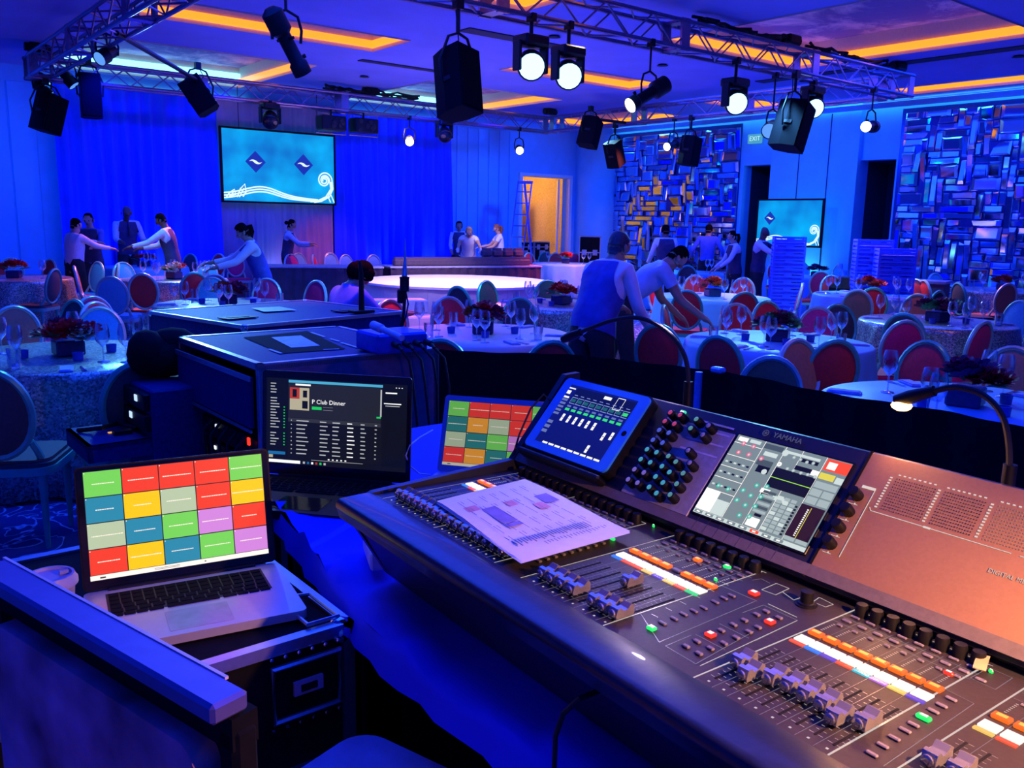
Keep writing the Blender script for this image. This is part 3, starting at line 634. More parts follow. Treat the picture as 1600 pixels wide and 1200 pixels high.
# ================================================================ mixing desk table
cloth_b=mat('desk_cloth',(.02,.05,.95),.9,0,.15,3,.0); tbl=thing('desk_table','cloth-covered table carrying the mixing console','table',(.685,-.9,0))
def wavecloth(x0,x1,y0,y1,z,drop,seed):
    shf=lambda y:(.19*(y-1.2) if 1.2<y<1.95 else (0 if y<=1.2 else max(-.02,.1425-(y-1.95)*2)))
    rnd=random.Random(seed); m=MB(); nx,ny=26,60; vs=[];fs=[]
    for j in range(ny+1):
        for i in range(nx+1):
            y=y0+(y1-y0)*j/ny; xs_=x0+shf(y); x=xs_+(x1-xs_)*i/nx
            h=.022*math.sin(y*17+x*9+1.6*math.sin(x*31+y*5))*math.exp(-max(0,(x-x0-.10))*22)+.008*math.sin(y*57+x*20)*math.exp(-max(0,(x-x0-.1))*14)
            vs.append((x,y,z+max(0,h)))
    for j in range(ny):
        for i in range(nx): a=j*(nx+1)+i; fs.append((a,a+1,a+nx+2,a+nx+1))
    m.add(vs,fs)
    vs=[];fs=[]   # short hanging front edge with folds
    for j in range(ny+1):
        y=y0+(y1-y0)*j/ny
        h=.022*math.sin(y*17+x0*9+1.6*math.sin(x0*31+y*5))+.008*math.sin(y*57+x0*20)
        for k in range(4): vs.append((x0+shf(y)-.004*k-.006*math.sin(y*40)*k/3,y,z+max(0,h)*(1-k/3)-drop*k/3))
    for j in range(ny):
        for k in range(3): a=j*4+k; fs.append((a,a+4,a+5,a+1))
    m.add(vs,fs); return m
tp_=[(0,.02),(1.10,.02),(1.10,3.33),(-.01,3.33),(-.01,2.93),(.14,2.86),(0,2.1)]; n_=len(tp_)
ob('table_top',MB().add([(x,y,.925) for x,y in tp_]+[(x,y,.945) for x,y in tp_],[(i,(i+1)%n_,n_+(i+1)%n_,n_+i) for i in range(n_)]+[tuple(range(n_-1,-1,-1)),tuple(range(n_,2*n_))]),blackm,tbl)
ob('trestle_leg',MB().box((.2,.4,.46),(.04,.04,.92)).box((.9,.4,.46),(.04,.04,.92)).box((.55,.4,.1),(.7,.04,.04)),black,tbl)
ob('trestle_leg',MB().box((.2,2.9,.46),(.04,.04,.92)).box((.9,2.9,.46),(.04,.04,.92)).box((.55,2.9,.1),(.7,.04,.04)),black,tbl)
tag(ob('tablecloth',wavecloth(.68,1.8,-.9,2.45,.947,.05,3),cloth_b,smooth=True,ang=180),'blue-lit creased cloth spread under the mixing console','tablecloth')
sk=MB(); vs=[];fs=[]
for i in range(90):
    y=-.85+3.25*i/89; x=.88+.02*math.sin(i*1.3); vs+=[(x,y,.01),(x,y,.92)]
for i in range(89): fs.append((2*i,2*i+2,2*i+3,2*i+1))
tag(ob('table_skirt',sk.add(vs,fs),blackm,smooth=True,ang=180),'black skirt hanging in the shadow below the mixing console','skirt')
# ================================================================ the mixing console
Oc=Vector((.8316,1.3244,1.1396)); uA=Vector((-.05,-.99875,0)); vA=Vector((.99875,-.05,0)); ZD=.185
zb=.972
ZD=Oc.z-zb
con=thing('mixing_console','large black digital mixing console with lit keys and faders in the right foreground','mixing console',(Oc.x,Oc.y,zb),math.atan2(uA.y,uA.x))
def cuv(px,py,dz=0.0): p=atz(px,py,Oc.z+dz)-Oc; return (p.dot(uA),p.dot(vA))
TI=R(48.5); wA=math.cos(TI)*vA+Vector((0,0,math.sin(TI))); nA=uA.cross(wA); P0=Oc+vA*.288+Vector((0,0,.0405))
def puw(px,py):
    r=ray(px,py); s=((P0-CAM).dot(nA))/r.dot(nA); p=CAM+r*s-P0; return (p.dot(uA),p.dot(wA))
U0,U1=-.043,1.16
deckm=mat('console_deck',(.030,.023,.020),.45,.15,.15,150,.03); bodym=mat('console_body',(.02,.02,.03),.38,.1,.1,60)
rimm=mat('console_palm_rest',(.010,.012,.03),.34,0,.25,45,.06,coat=.15); platem=mat('console_plate',(.16,.13,.11),.45,.2,.1,120,.05)
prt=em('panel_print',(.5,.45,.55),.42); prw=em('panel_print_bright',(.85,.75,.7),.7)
body=[(-.10,ZD-.045),(-.03,.0),(.40,.0),(.445,.10),(.436,ZD+.160),(.412,ZD+.155),(.29,ZD+.005),(.262,ZD-.004),(-.06,ZD-.004),(-.12,ZD-.02)]
ob('chassis',MB().ext(body,U0,U1),bodym,con)
ob('deck_plate',MB().box(((U0+U1)/2,.10,ZD-.004),(U1-U0,.325,.008),bev=.002),deckm,con)
# palm rest with a rounded front edge
pr=[(-.058,ZD+.001),(-.075,ZD+.004)]+[(-.122-.013*math.sin(a),ZD-.010+.013*math.cos(a)) for a in [i*PI/10 for i in range(0,8)]]+[(-.128,ZD-.034),(-.10,ZD-.052),(-.06,ZD-.03)]
ob('palm_rest',MB().ext(pr[::-1],U0-.006,U1+.006),rimm,con,True,ang=35)
for s,x in (('l',U0-.008),('r',U1+.008)):
    ob('side_cheek',MB().ext([(-.12,ZD-.02),(-.03,-.0),(.40,-.0),(.447,.1),(.438,ZD+.19),(.40,ZD+.188),(.262,ZD+.02),(-.06,ZD+.004)],x-.008,x+.008),bodym,con)
for u in (.05,1.08):
    for v in (.02,.36): ob('foot',MB().cyl((u,v,-.021),(u,v,0),.02),rubber,con)
# ---- fader strips
banks=[[.005+.022*i for i in range(8)],[.185+.022*i for i in range(8)],[.44+.022*i for i in range(8)],[.770+.022*i for i in range(8)],[.998,1.021]]
capm=mat('fader_cap',(.42,.42,.46),.22,.75,.1,50); capd=mat('fader_cap_front',(.5,.5,.55),.15,.85,.05)
cap=MB(); cap.ext([(-.016,0),(.016,0),(.0155,.013),(.010,.0155),(.004,.0105),(-.003,.0095),(-.008,.0145),(-.0135,.0135),(-.0165,.004)],-.0075,.0075,0)
cap.M=Matrix.Translation((0,-.0168,.0065))@Matrix.Rotation(R(90),4,'X'); cap.lathe([(.001,-.0),(.006,-.0),(.006,.0022),(.0045,.003),(.001,.003)],12,mi=1); cap.M=Matrix.Identity(4)
capme=cap.mesh('fader_cap',[capm,capd],True,30)
slot=MB().box((0,.021,0),(.0028,.118,.0012)).mesh('fader_slot',blackm)
knob=MB().lathe([(.0088,0),(.0088,.009),(.0075,.017),(.001,.0175)],14).mesh('encoder_knob',black,True)
kd=Matrix
pl=MB(); zl=ZD+.0006
rpx=[(1166,1028),(1180,1048),(1219,1054),(1248,1066),(1274,1080),(1303,1095),(1319,1115),(1362,1122)]
mpx=[(1455,1170),(1490,1186)]
for bi,b in enumerate(banks):
    for i,u in enumerate(b):
        link('fader_slot',slot,con,(u,0,ZD))
        v=-.020
        if bi==2 and i==4: v=.062
        if bi==3: v=cuv(*rpx[i],.012)[1]
        if bi==4: v=cuv(*mpx[i],.012)[1]
        link('fader_cap',capme,con,(u,v,ZD+.003))
        link('encoder_knob',knob,con,(u,.252,ZD))
        for k in range(13):
            vv=-.036+.0095*k; w=.0042 if k%3 else .0062
            pl.rect(u-.002-w,vv,u-.0025,vv+.0006,zl,1 if bi>2 else 0); pl.rect(u+.0025,vv,u+.002+w,vv+.0006,zl,1 if bi>2 else 0)
        if i: pl.line((u-.011,-.056),(u-.011,.235),.0006,zl)
        pl.rect(u-.0015,-.050,u+.0015,-.047,zl,1)
        for k in range(7): pl.rect(u-.006,.170+.0045*k,u-.003,.1715+.0045*k,zl,1)
for u,w in ((.42,.0014),(.60,.0018),(.755,.0022),(.931,.0024),(.982,.0022),(-.012,.0008),(.172,.001),(.352,.0012)):
    pl.line((u,-.058),(u,.262),w,zl,1)
for b in banks: 
    for v in (.208,.228): pl.line((b[0]-.013,v),(b[-1]+.013,v),.0009,zl)
    pl.line((b[0]-.013,.262),(b[-1]+.013,.262),.0012,zl,1)
# key meshes
key=MB().box((0,0,.0015),(.0125,.0052,.003),bev=.001).mesh('select_key',mat('grey_key',(.16,.15,.18),.4))
sk2=MB().box((0,0,.0018),(.010,.006,.0036),bev=.001).mesh('small_key',mat('grey_key',(.16,.15,.18),.4))
ong=None
cE={'w':em('lit_white',(1,.93,.85),1.1),'o':em('lit_orange',(1,.16,.01),1.0),'oc':em('lit_orange_core',(1,.5,.08),1.3),'r':em('lit_red',(1,.04,.02),1.0),'g':em('lit_green',(.02,1,.18),1.0),
    'B':em('bar_blue',(.05,.25,1),.9),'R':em('bar_red',(1,.12,.05),.9),'Y':em('bar_yellow',(1,.65,.15),.9),'V':em('bar_indigo',(.15,.08,.75),.9),'G':em('bar_green',(.05,.8,.25),.9),'C':em('bar_cyan',(.05,.6,.8),.9),'P':em('bar_violet',(.55,.2,.9),.9)}
whm=MB().box((0,0,.0012),(.0196,.0165,.0024)).mesh('scribble_window',cE['w'])
onk=MB().box((0,0,.0025),(.0195,.0115,.005),bev=.001,mi=0).box((0,0,.0052),(.011,.005,.0008),mi=1).mesh('on_key',[cE['o'],cE['oc']])
offk=MB().box((0,0,.002),(.016,.008,.004),bev=.001).mesh('on_key',mat('grey_key',(.16,.15,.18),.4))
colors=['BRYVRRYG','BBRRYYGG','BRRYVYRG','RBVRCPYV','YR']
ons=['oooooooo','oooooooo','oooo-ooo','oooooooo','oo']
for bi,b in enumerate(banks):
    for i,u in enumerate(b):
        link('scribble_window',whm,con,(u,.128,ZD))
        link('colour_bar',MB().box((0,0,.001),(.0205,.0062,.002)).mesh('colour_bar',cE[colors[bi][i]]),con,(u,.1135,ZD))
        link('on_key',onk if ons[bi][i]=='o' else offk,con,(u,.153 if bi!=2 or i<4 else .153,ZD))
        link('select_key',key,con,(u,.219,ZD)); link('select_key',key,con,(u+.002,.200,ZD),(0,0,0),(.6,.8,1)); link('select_key',key,con,(u,.238,ZD),(0,0,0),(1,.8,1))
def litkey(px,py,c,w=.012,d=.010,h=.005,name='lit_key'):
    u,v=cuv(px,py); m=MB().box((0,0,h/2),(w,d,h),bev=.0015,mi=0).box((0,0,h+.0003),(w*.5,d*.5,.0006),mi=1)
    ob(name,m,[cE[c],cE['w'] if c!='o' else cE['oc']],con,loc=(u,v,ZD))
litkey(957,844,'g',.010,.006); litkey(1136,888,'g',.012,.008); litkey(1018,984,'g'); litkey(1110,994,'r',.013,.012); litkey(1203,974,'r',.013,.012); litkey(1178,929,'r',.015,.012)
litkey(1443,1124,'g',.016,.008); litkey(1090,877,'o',.014,.010); litkey(1482,1055,'r',.012,.006); litkey(1021,824,'g',.006,.003); litkey(1118,908,'g',.007,.003); litkey(1548,1052,'g',.006,.003)
u,v=cuv(1532,1046); ob('paper_tag',MB().box((0,0,.004),(.014,.03,.001)),mat('tag_tan',(.5,.3,.12),.8),con,loc=(u,v,ZD+.006),rot=(R(12),0,R(18)))
# small keys of the centre section, straight from the layout
for px,py in ((1072,1012),(1089,1004),(1127,987),(1092,1023),(1110,1015),(1131,1007),(1150,998),(1146,978),(1163,971),(1170,989),(1184,982),(1182,962),(1197,957),(1217,967)):
    link('small_key',sk2,con,(*cuv(px,py),ZD))
for px,py in ((1035,975),(1053,968),(1068,961),(1084,956),(1099,951),(1117,942),(1131,936),(1143,932),(1050,925)[0:2]):
    if py>926: link('select_key',key,con,(*cuv(px,py),ZD),(0,0,R(0)))
for px,py in ((1362,1180),(1379,1167),(1397,1155),(1414,1143),(1427,1134),(1458,1113),(1471,1104),(1486,1094),(1532,1064)):
    link('select_key',key,con,(*cuv(px,py),ZD),(0,0,R(0)))
# left block keys by the paper edge
for t in range(9):
    px,py=842+(948-842)*t/8.5,878-(878-848)*t/8.5
    link('small_key',sk2,con,(*cuv(px,py),ZD))
def chain(pts,w=.0009,mi=0): 
    q=[cuv(*p) for p in pts]
    for a,b in zip(q,q[1:]): pl.line(a,b,w,zl,mi)
chain([(1000,958),(1030,1004),(1180,940)]); chain([(1040,1010),(1087,1038),(1178,987)]); chain([(1087,992),(1133,1016)]); chain([(1124,975),(1170,998)]); chain([(1040,1010),(1080,993)]); chain([(1160,958),(1193,946),(1246,970),(1180,1002)]); chain([(1094,1041),(1246,970)],.0012,1)
chain([(1128,916),(1183,940)]); chain([(1200,944),(1245,965)],.0014,1)
chain([(1175,907),(1190,905),(1203,912)]); chain([(1190,922),(1213,912),(1233,920),(1212,930),(1190,922)],.0012,1); chain([(1222,925),(1240,938),(1252,934)],.0012,1); chain([(1270,941),(1280,934),(1302,945),(1290,949),(1270,941)],.0012,1)
chain([(1478,1078),(1522,1100),(1380,1198)]); chain([(1516,1060),(1545,1044),(1582,1060),(1555,1078),(1516,1060)])
for k in range(6):
    a=(1022+22*k,962-10*k); chain([(a[0]-4,a[1]-2),(a[0]+6,a[1]+3)],.001,1)
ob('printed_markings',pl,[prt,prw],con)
u,v=cuv(1260,945); ob('jog_knob',MB().lathe([(.012,0),(.012,.004),(.009,.005),(.0088,.02),(.001,.021)],18).lathe([(.015,0),(.015,.0015),(.012,.002)],18),[black],con,True,loc=(u,v,ZD))
# ---- tilted display panel
pan=ob('display_panel',MB().box(((U0+U1)/2,.077,-.012),(U1-U0-.002,.225,.024),bev=.004),bodym,con,loc=(0,.288,ZD+.0405),rot=(TI,0,0))
ob('wing_panel',MB().box((.86,.077,.001),(.385,.216,.003),bev=.001),mat('console_wing',(.30,.165,.085),.4,.15,.06,200,.015),pan)
ob('joint_strip',MB().box((.669,.077,.002),(.004,.22,.003)),blackm,pan)
ob('knob_plate',MB().box((.348,.072,.001),(.16,.168,.003),bev=.001),mat('knob_plate',(.30,.29,.31),.4,.2,.1,120,.05),pan)
ob('front_lip',MB().box((.55,-.022,.002),(1.2,.018,.004)),platem,pan)
# selected-channel knobs
kc={'r':em('cap_red',(.8,.08,.2),.5),'b':em('cap_blue',(.1,.15,.9),.6),'c':em('cap_cyan',(.1,.6,.8),.5),'t':em('cap_teal',(.2,.6,.6),.4),'p':em('cap_purple',(.3,.2,.9),.5),'k':mat('cap_grey',(.3,.3,.35),.5)}
kb=MB().lathe([(.0085,0),(.0085,.014),(.007,.019),(.001,.0195)],14).mesh('channel_knob',black,True); kbc={c:MB().lathe([(.0048,.0196),(.001,.0212)],12).mesh('knob_cap',m,True) for c,m in kc.items()}
rows=[(.157,'rr','tk'),(.137,'rr','tk'),(.117,'bb',''),(.095,'bb','k'),(.074,'cc','ttk'),(.052,'cc','cct'),(.030,'pp','cct'),(.008,'pp','cct')]
for w,a,bb in rows:
    for i,c in enumerate(a): k=link('channel_knob',kb,pan,(.287+.024*i,w,.002)); link('knob_cap',kbc[c],k)
    for i,c in enumerate(bb):
        u={0:.340,1:.362,2:.390}[i] if len(bb)==3 else ({0:.350,1:.382}[i] if len(bb)==2 else .372)
        k=link('channel_knob',kb,pan,(u,w-.006*(i%2),.002)); link('knob_cap',kbc[c],k)
m=MB()
for w in (.163,.147,.125,.103): m.rect(.335,w,.42,w+.0035,.003)
ob('label_strip',m,mat('label_lilac',(.45,.42,.6),.5),pan)
u,w=puw(1068,648); ob('lit_key',MB().box((0,0,.003),(.013,.012,.006),bev=.0015).box((0,0,.0063),(.008,.007,.0006),mi=1),[em('lit_teal',(.05,.85,.5),.9),cE['w']],pan,loc=(u,w,.001))
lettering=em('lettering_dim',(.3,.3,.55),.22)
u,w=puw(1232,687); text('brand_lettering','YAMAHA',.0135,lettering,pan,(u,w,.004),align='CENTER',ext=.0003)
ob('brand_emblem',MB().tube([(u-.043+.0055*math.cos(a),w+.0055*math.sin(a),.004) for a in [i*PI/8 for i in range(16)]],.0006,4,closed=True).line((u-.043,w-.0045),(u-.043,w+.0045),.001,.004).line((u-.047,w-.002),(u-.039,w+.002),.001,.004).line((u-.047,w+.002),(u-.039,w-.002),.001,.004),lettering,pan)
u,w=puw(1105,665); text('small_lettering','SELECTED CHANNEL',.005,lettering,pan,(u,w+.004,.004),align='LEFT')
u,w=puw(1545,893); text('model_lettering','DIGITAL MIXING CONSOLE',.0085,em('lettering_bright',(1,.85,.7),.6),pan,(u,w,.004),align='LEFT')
# meters: printed dot columns
m=MB(); 
for g,(a,b) in enumerate(((.724,.784),(.795,.852),(.866,.926),(.938,.99))):
    for k in range(12):
        w=.101+.0046*k; m.rect(a-.010,w,a-.006,w+.0022,.0036,1)
        for i in range(16): m.rect(a+(b-a)*i/16,w,a+(b-a)*(i+.45)/16,w+.0016,.0036,0 if g<2 else 2)
    for i in range(8): m.rect(a+(b-a)*i/8,.1585,a+(b-a)*(i+.5)/8,.1605,.0036,1)
m.line((.712,.094),(.905,.094),.0010,.0036,1); m.line((.712,.094),(.708,.099),.0010,.0036,1); m.rect(.79,.0925,.80,.0955,.0033,1)
m.line((.915,.094),(1.05,.094),.0010,.0036,1)
m.line((.7035,.012),(.7035,.128),.0012,.0036,1); m.rect(.682,.125,.7035,.1295,.0033,1)
for k in range(4): m.line((.676,.012+.028*k),(.690,.012+.028*k),.0007,.0036,1); m.rect(.684,.0125+.028*k,.686,.0145+.028*k,.0033,1)
for k in range(8): m.line((.455+.0225*k,-.002),(.452+.0225*k,-.030),.0005,.0046,0)
ob('meter_markings',m,[em('meter_dot_dim',(.25,.18,.2),.12),em('meter_tick',(1,.85,.8),.75),em('meter_dot_warm',(.9,.5,.35),.35)],pan)
for k in range(4): k_=link('user_knob',kb,pan,(.684,.026+.028*k,.002))
# touch screen
TU0,TU1,TW0,TW1=.4355,.652,.000,.1575
ob('touch_bezel',MB().box(((TU0+TU1)/2,(TW0+TW1)/2,.0015),(TU1-TU0+.006,TW1-TW0+.006,.004),bev=.001),blackg,pan)
UI={'bg':em('ui_grey','7f8f92',.95),'lt':em('ui_light','c9d6d2',1.1),'wh':em('ui_white','fff8f0',1.2),'dk':em('ui_dark','4e5c62',.9),'bk':em('ui_black','0c1014',1),'pk':em('ui_pink','f06a8a',1),'tl':em('ui_teal','2fc0a8',1),'rd':em('ui_red','ff4a20',1.1),'yl':em('ui_yellow','e8d84a',1),'gn':em('ui_green','9be03a',1.2),'mr':em('ui_maroon','2c1418',1),'bt':em('ui_button','a8b8b8',1)}
uk=list(UI); um=list(UI.values()); m=MB()
X=lambda t:TU0+(TU1-TU0)*t
Yv=lambda t:TW0+(TW1-TW0)*t
def rr(x0,y0,x1,y1,c,z=0): m.rect(X(x0),Yv(y0),X(x1),Yv(y1),.0037+.00008*z,uk.index(c))
rr(0,0,1,1,'bg'); rr(0,0,1,.045,'lt',1)
for i in range(8): rr(.01+.105*i,.006,.085+.105*i,.04,'bg' if i!=5 else 'rd',2); rr(.03+.105*i,.015,.06+.105*i,.03,'wh',3)
for x in (.265,.455,.60,.80): rr(x-.002,.05,x+.002,1,'wh',2)
for y in (.30,.46,.60,.74,.9): rr(.0,y,.265,y+.006,'wh',2)
for i,y in enumerate((.34,.5,.63)): 
    for k in range(6): rr(.02+.04*k,y+.02,.045+.04*k,y+.04,'bk' if k%2 else 'lt',3)
rr(0,.05,.14,.30,'wh',3); rr(.14,.05,.26,.22,'lt',3)  # pale patches at lower left paint in the lamp's reflection
for (x,y,w,h,c) in ((.02,.93,.09,.05,'wh'),(.13,.94,.1,.04,'lt'),(.27,.92,.17,.06,'dk'),(.30,.84,.12,.05,'lt'),(.46,.93,.3,.03,'lt'),(.60,.88,.16,.04,'bk'),(.6,.78,.14,.05,'bk'),(.74,.77,.06,.06,'wh'),
    (.28,.72,.14,.07,'dk'),(.31,.64,.11,.08,'bk'),(.46,.52,.34,.23,'bk'),(.44,.44,.08,.05,'wh'),(.56,.40,.14,.05,'lt'),
    (.81,.86,.19,.13,'rd'),(.83,.88,.07,.08,'wh'),(.81,.76,.12,.07,'yl'),(.94,.75,.06,.07,'lt'),(.81,.66,.18,.07,'bt'),(.81,.57,.085,.075,'bt'),(.905,.57,.085,.075,'bt'),(.81,.48,.085,.075,'bt'),(.905,.48,.085,.075,'bt'),(.80,.10,.19,.36,'mr'),(.80,.06,.09,.04,'bt'),(.9,.06,.09,.04,'bt'),(.47,.06,.10,.10,'wh'),(.5,.18,.06,.03,'bk'),(.46,.42,.06,.04,'bk')): rr(x,y,x+w,y+h,c,4)
rr(.46,.63,.8,.638,'gn',5); rr(.885,.1,.89,.44,'yl',5)
for k in range(14): rr(.862,.12+.022*k,.876,.132+.022*k,'wh',5)
for k in range(10): rr(.765,.08+.035*k,.785,.10+.035*k,'bk',5)
for i in range(3):
    for k in range(9): rr(.605+.055*i,.07+.045*k,.65+.055*i,.105+.045*k,'bt' if (i+k)%4 else 'lt',5); 
for k in range(6): rr(.47,.22+.045*k,.58,.25+.045*k,'dk' if k%2 else 'bt',5)
def dot(px,py,c,r=.0042):
    u,w=puw(980+px/4,580+py/4); m.poly([(u+r*math.cos(a),w+r*math.sin(a)) for a in [i*PI/7 for i in range(14)]],.0043,uk.index(c)); m.poly([(u+r*.5*math.cos(a),w+r*.5*math.sin(a)) for a in [i*PI/5 for i in range(10)]],.0044,uk.index('lt'))
for p in ((735,460),(797,480),(703,515),(767,530),(845,555)): dot(*p,'pk')
for p in ((578,722),(637,745),(817,722),(880,730),(732,752),(779,785),(842,793),(693,813),(745,845),(806,853),(708,908),(770,917)): dot(*p,'tl')
dot(997,520,'lt',.006); dot(958,590,'wh'); dot(862,637,'lt',.005)
for p in ((1050,548),(1090,562),(1130,578),(1170,585),(1008,618),(1045,630),(1092,645),(1135,655),(1180,670)): dot(*p,'bt',.003)
ob('touch_display',m,um,pan)
# ---- gooseneck lamps fixed at the console's back edge
def goose(pts,X,label,headto,warm=None):
    P=[atx(a,b,X) for a,b in pts]; base=P[0]; t=thing('gooseneck_lamp',label,'lamp',base)
    # smooth
    Q=[p-base for p in P]; S=[]
    for i in range(len(Q)-1):
        p0=Q[max(i-1,0)];p1=Q[i];p2=Q[i+1];p3=Q[min(i+2,len(Q)-1)]
        for k in range(4):
            s=k/4; S.append(.5*((2*p1)+(-p0+p2)*s+(2*p0-5*p1+4*p2-p3)*s*s+(-p0+3*p1-3*p2+p3)*s**3))
    S.append(Q[-1])
    ob('gooseneck',MB().tube(S,.0045,8),rubber,t,True)
    ob('connector',MB().cyl((0,0,-.05),(0,0,.02),.009),black,t,True)
    d=(S[-1]-S[-3]).normalized(); e=S[-1]
    ob('lamp_head',MB().tube([e-d*.005,e+d*.03,e+d*.055],[.008,.011,.009],10),black,t,True)
    if warm: ob('bulb',MB().ell(e+d*.045+Vector((0,0,-.010)),(.015,.015,.008),12,6),em('bulb_warm',(1,.45,.12),12),t,True)
    return base+e+d*.045
goose([(1075,612),(1075,580),(1066,548),(1040,516),(1000,497),(960,500),(930,510),(905,520)],1.29,'left gooseneck lamp arching over the console in front of the waiter',None)
hp=goose([(1576,748),(1577,705),(1570,660),(1552,630),(1525,612),(1490,605),(1455,612)],1.24,'right gooseneck lamp with a glowing orange tip over the console',None,True)
light('SPOT','gooseneck_and_fill',hp+Vector((0,0,-.02)),hp+Vector((-.03,-.35,-.42)),(1,.42,.14),4.5,.01,cone=150,blend=1)
# unseen lamp added right of the frame to warm the deck, without a body
g3=Oc+uA*1.26+vA*.14+Vector((0,0,.36)); 
light('SPOT','gooseneck_and_fill',g3,Oc+uA*1.0+vA*.08,(1,.42,.16),66,.012,cone=120,blend=1)
light('SPOT','gooseneck_and_fill',Oc+uA*.16+vA*.5+Vector((0,0,.33)),Oc+uA*.22+vA*.1,(.95,.75,1),4.5,.015,cone=95,blend=1)  # added spot that whitens the printed sheet, no lamp head here
# ---- printed sheet lying on the console
c4=[cuv(*p,.02) for p in ((820,748),(985,828),(815,875),(683,782))]
ps=thing('printed_sheet','white printed patch sheet with lilac and pink boxes lying on the console faders','paper',Oc+uA*c4[3][0]+vA*c4[3][1]+Vector((0,0,.0195)),math.atan2(uA.y,uA.x))
loc=[(a-c4[3][0],b-c4[3][1]) for a,b in c4]
def PP(s,t): # s along left->right tip (bottom edge), t up
    a=Vector(loc[3]).lerp(Vector(loc[2]),s); b=Vector(loc[0]).lerp(Vector(loc[1]),s); return a.lerp(b,t)
m=MB(); K=8
for k in range(3):
    z=-.0012*k; o=.002*k
    vs=[(*(PP(i/K,j/K)+Vector((o,-o))),z+.002*math.sin(i*.7)*(1-k/3)) for j in range(K+1) for i in range(K+1)]
    m.add(vs,[(j*(K+1)+i,j*(K+1)+i+1,(j+1)*(K+1)+i+1,(j+1)*(K+1)+i) for j in range(K) for i in range(K)])
ob('sheet',m,paper,ps,True,ang=180)
m=MB(); rnd=random.Random(2); zp=.0026
def pr_(s0,t0,s1,t1,c): a,b,c_,d=PP(s0,t0),PP(s1,t0),PP(s1,t1),PP(s0,t1); m.quad((*a,zp),(*b,zp),(*c_,zp),(*d,zp),c)
pr_(.30,.22,.56,.36,0); pr_(.02+.55,.22,.62,.36,0); pr_(.30,.78,.44,.92,0); pr_(.22,.10,.30,.22,1); pr_(.40,.66,.50,.76,1); pr_(.28,.46,.36,.56,1)
for i in range(5):
    for j in range(7):
        s=.10+.15*i+.02*rnd.random(); t=.12+.115*j; pr_(s,t,s+.10+.03*rnd.random(),t+.006,2)
        if rnd.random()<.7: pr_(s,t+.03,s+.05,t+.036,2)
for i in range(22): s=.62+.012*i if False else .64+.0; 
for i in range(26): t=.12+.026*i; pr_(.78,t,.78+.05+.04*rnd.random(),t+.012,2)
for i in range(20): t=.3+.03*i; pr_(.88,t,.90+.03*rnd.random(),t+.008,2)
ob('printed_table',m,[mat('print_lilac',(.30,.25,.60),.85),mat('print_pink',(.75,.35,.45),.85),mat('print_ink',(.25,.22,.35),.85)],ps)
# ---- tablet leaning on the console's display panel
def onpanel(u,w,n): return P0+uA*u+wA*w+nA*n
tab=thing('tablet','tablet in a bright blue case showing a mixer app, leaning on the console','tablet',onpanel(0,0,0),0)
tab.rotation_euler=Matrix((uA,wA,nA)).transposed().to_euler()
bcase=mat('tablet_case',(.03,.30,.85),.45,0,.05)
def rrect(x0,y0,x1,y1,r,n=5):
    P=[]
    for cx,cy,a in ((x1-r,y0+r,-90),(x1-r,y1-r,0),(x0+r,y1-r,90),(x0+r,y0+r,180)):
        for i in range(n+1): t=R(a+90*i/n); P.append((cx+r*math.cos(t),cy+r*math.sin(t)))
    return P
def slab(m,P,z0,z1,mi=None):
    n=len(P); return m.add([(x,y,z0) for x,y in P]+[(x,y,z1) for x,y in P],[(i,(i+1)%n,n+(i+1)%n,n+i) for i in range(n)]+[tuple(range(n-1,-1,-1)),tuple(range(n,2*n))],mi)
m=MB(); slab(m,rrect(-.022,-.002,.236,.178,.014),.004,.022); ob('case_back',m,black,tab)
m=MB(); slab(m,rrect(-.018,.002,.232,.174,.012),.022,.027); ob('case_rim',m,bcase,tab)
ob('home_button',MB().lathe([(.006,0),(.006,.0004),(.001,.0004)],14),blackm,tab,loc=(.220,.088,.027))
ob('kickstand_ledge',MB().box((.105,-.012,.018),(.25,.012,.03),bev=.004),black,tab)
TP=em('app_blue','0b1f8c',.9)
am=[em('app_bg','0a1670',.9),em('app_line','9fb4ff',.7),em('app_white','ffffff',1.0),em('app_green','38e070',1),em('app_pill','7080c0',.8),em('app_dark','060c30',1),em('app_green_box','1f6a6a',.8)]
m=MB(); x0,y0,x1,y1=.008,.018,.206,.160; w_=x1-x0;h_=y1-y0; zt=.0274
def ta(a,b,c,d,k,z=0): m.rect(x0+w_*a,y0+h_*b,x0+w_*c,y0+h_*d,zt+z*.0001,k)
ta(0,0,1,1,0); ta(.12,.70,1,.97,5,1); ta(.0,.93,.1,.95,2,2); ta(0,.84,.06,.90,2,2); ta(0,.77,.08,.80,2,2)
for i in range(9): ta(.13+.097*i,.70,.215+.097*i,.71,1,2); ta(.13+.097*i,.80,.215+.097*i,.81,1,2); ta(.13+.097*i,.70,.135+.097*i,.81,1,2); ta(.14+.097*i,.73,.205+.097*i,.78,6 if i<8 else 3,3); ta(.14+.097*i,.84,.19+.097*i,.85,1,3)
for i in range(9): ta(.13+.097*i,.64,.19+.097*i,.67,4,2); ta(.13+.097*i,.58,.195+.097*i,.62,3,2)
for i in range(5): ta(-.0,.48+.06*i,.085,.515+.06*i,4,2)
for i in range(3): ta(.0,.16+.08*i,.08,.21+.08*i,4,2)
for i in range(9):
    y=.40 if i<6 else (.06 if i==7 else .34)
    if i in(6,): y=.06
    if i==7: y=.30
    ta(.155+.097*i,y,.19+.097*i,y+.12,2,2); ta(.16+.097*i,y+.055,.185+.097*i,y+.065,5,3)
    ta(.12+.099*i,.0,.2+.099*i,.03,2,2)
ta(.55,.90,.66,.95,2,3); 
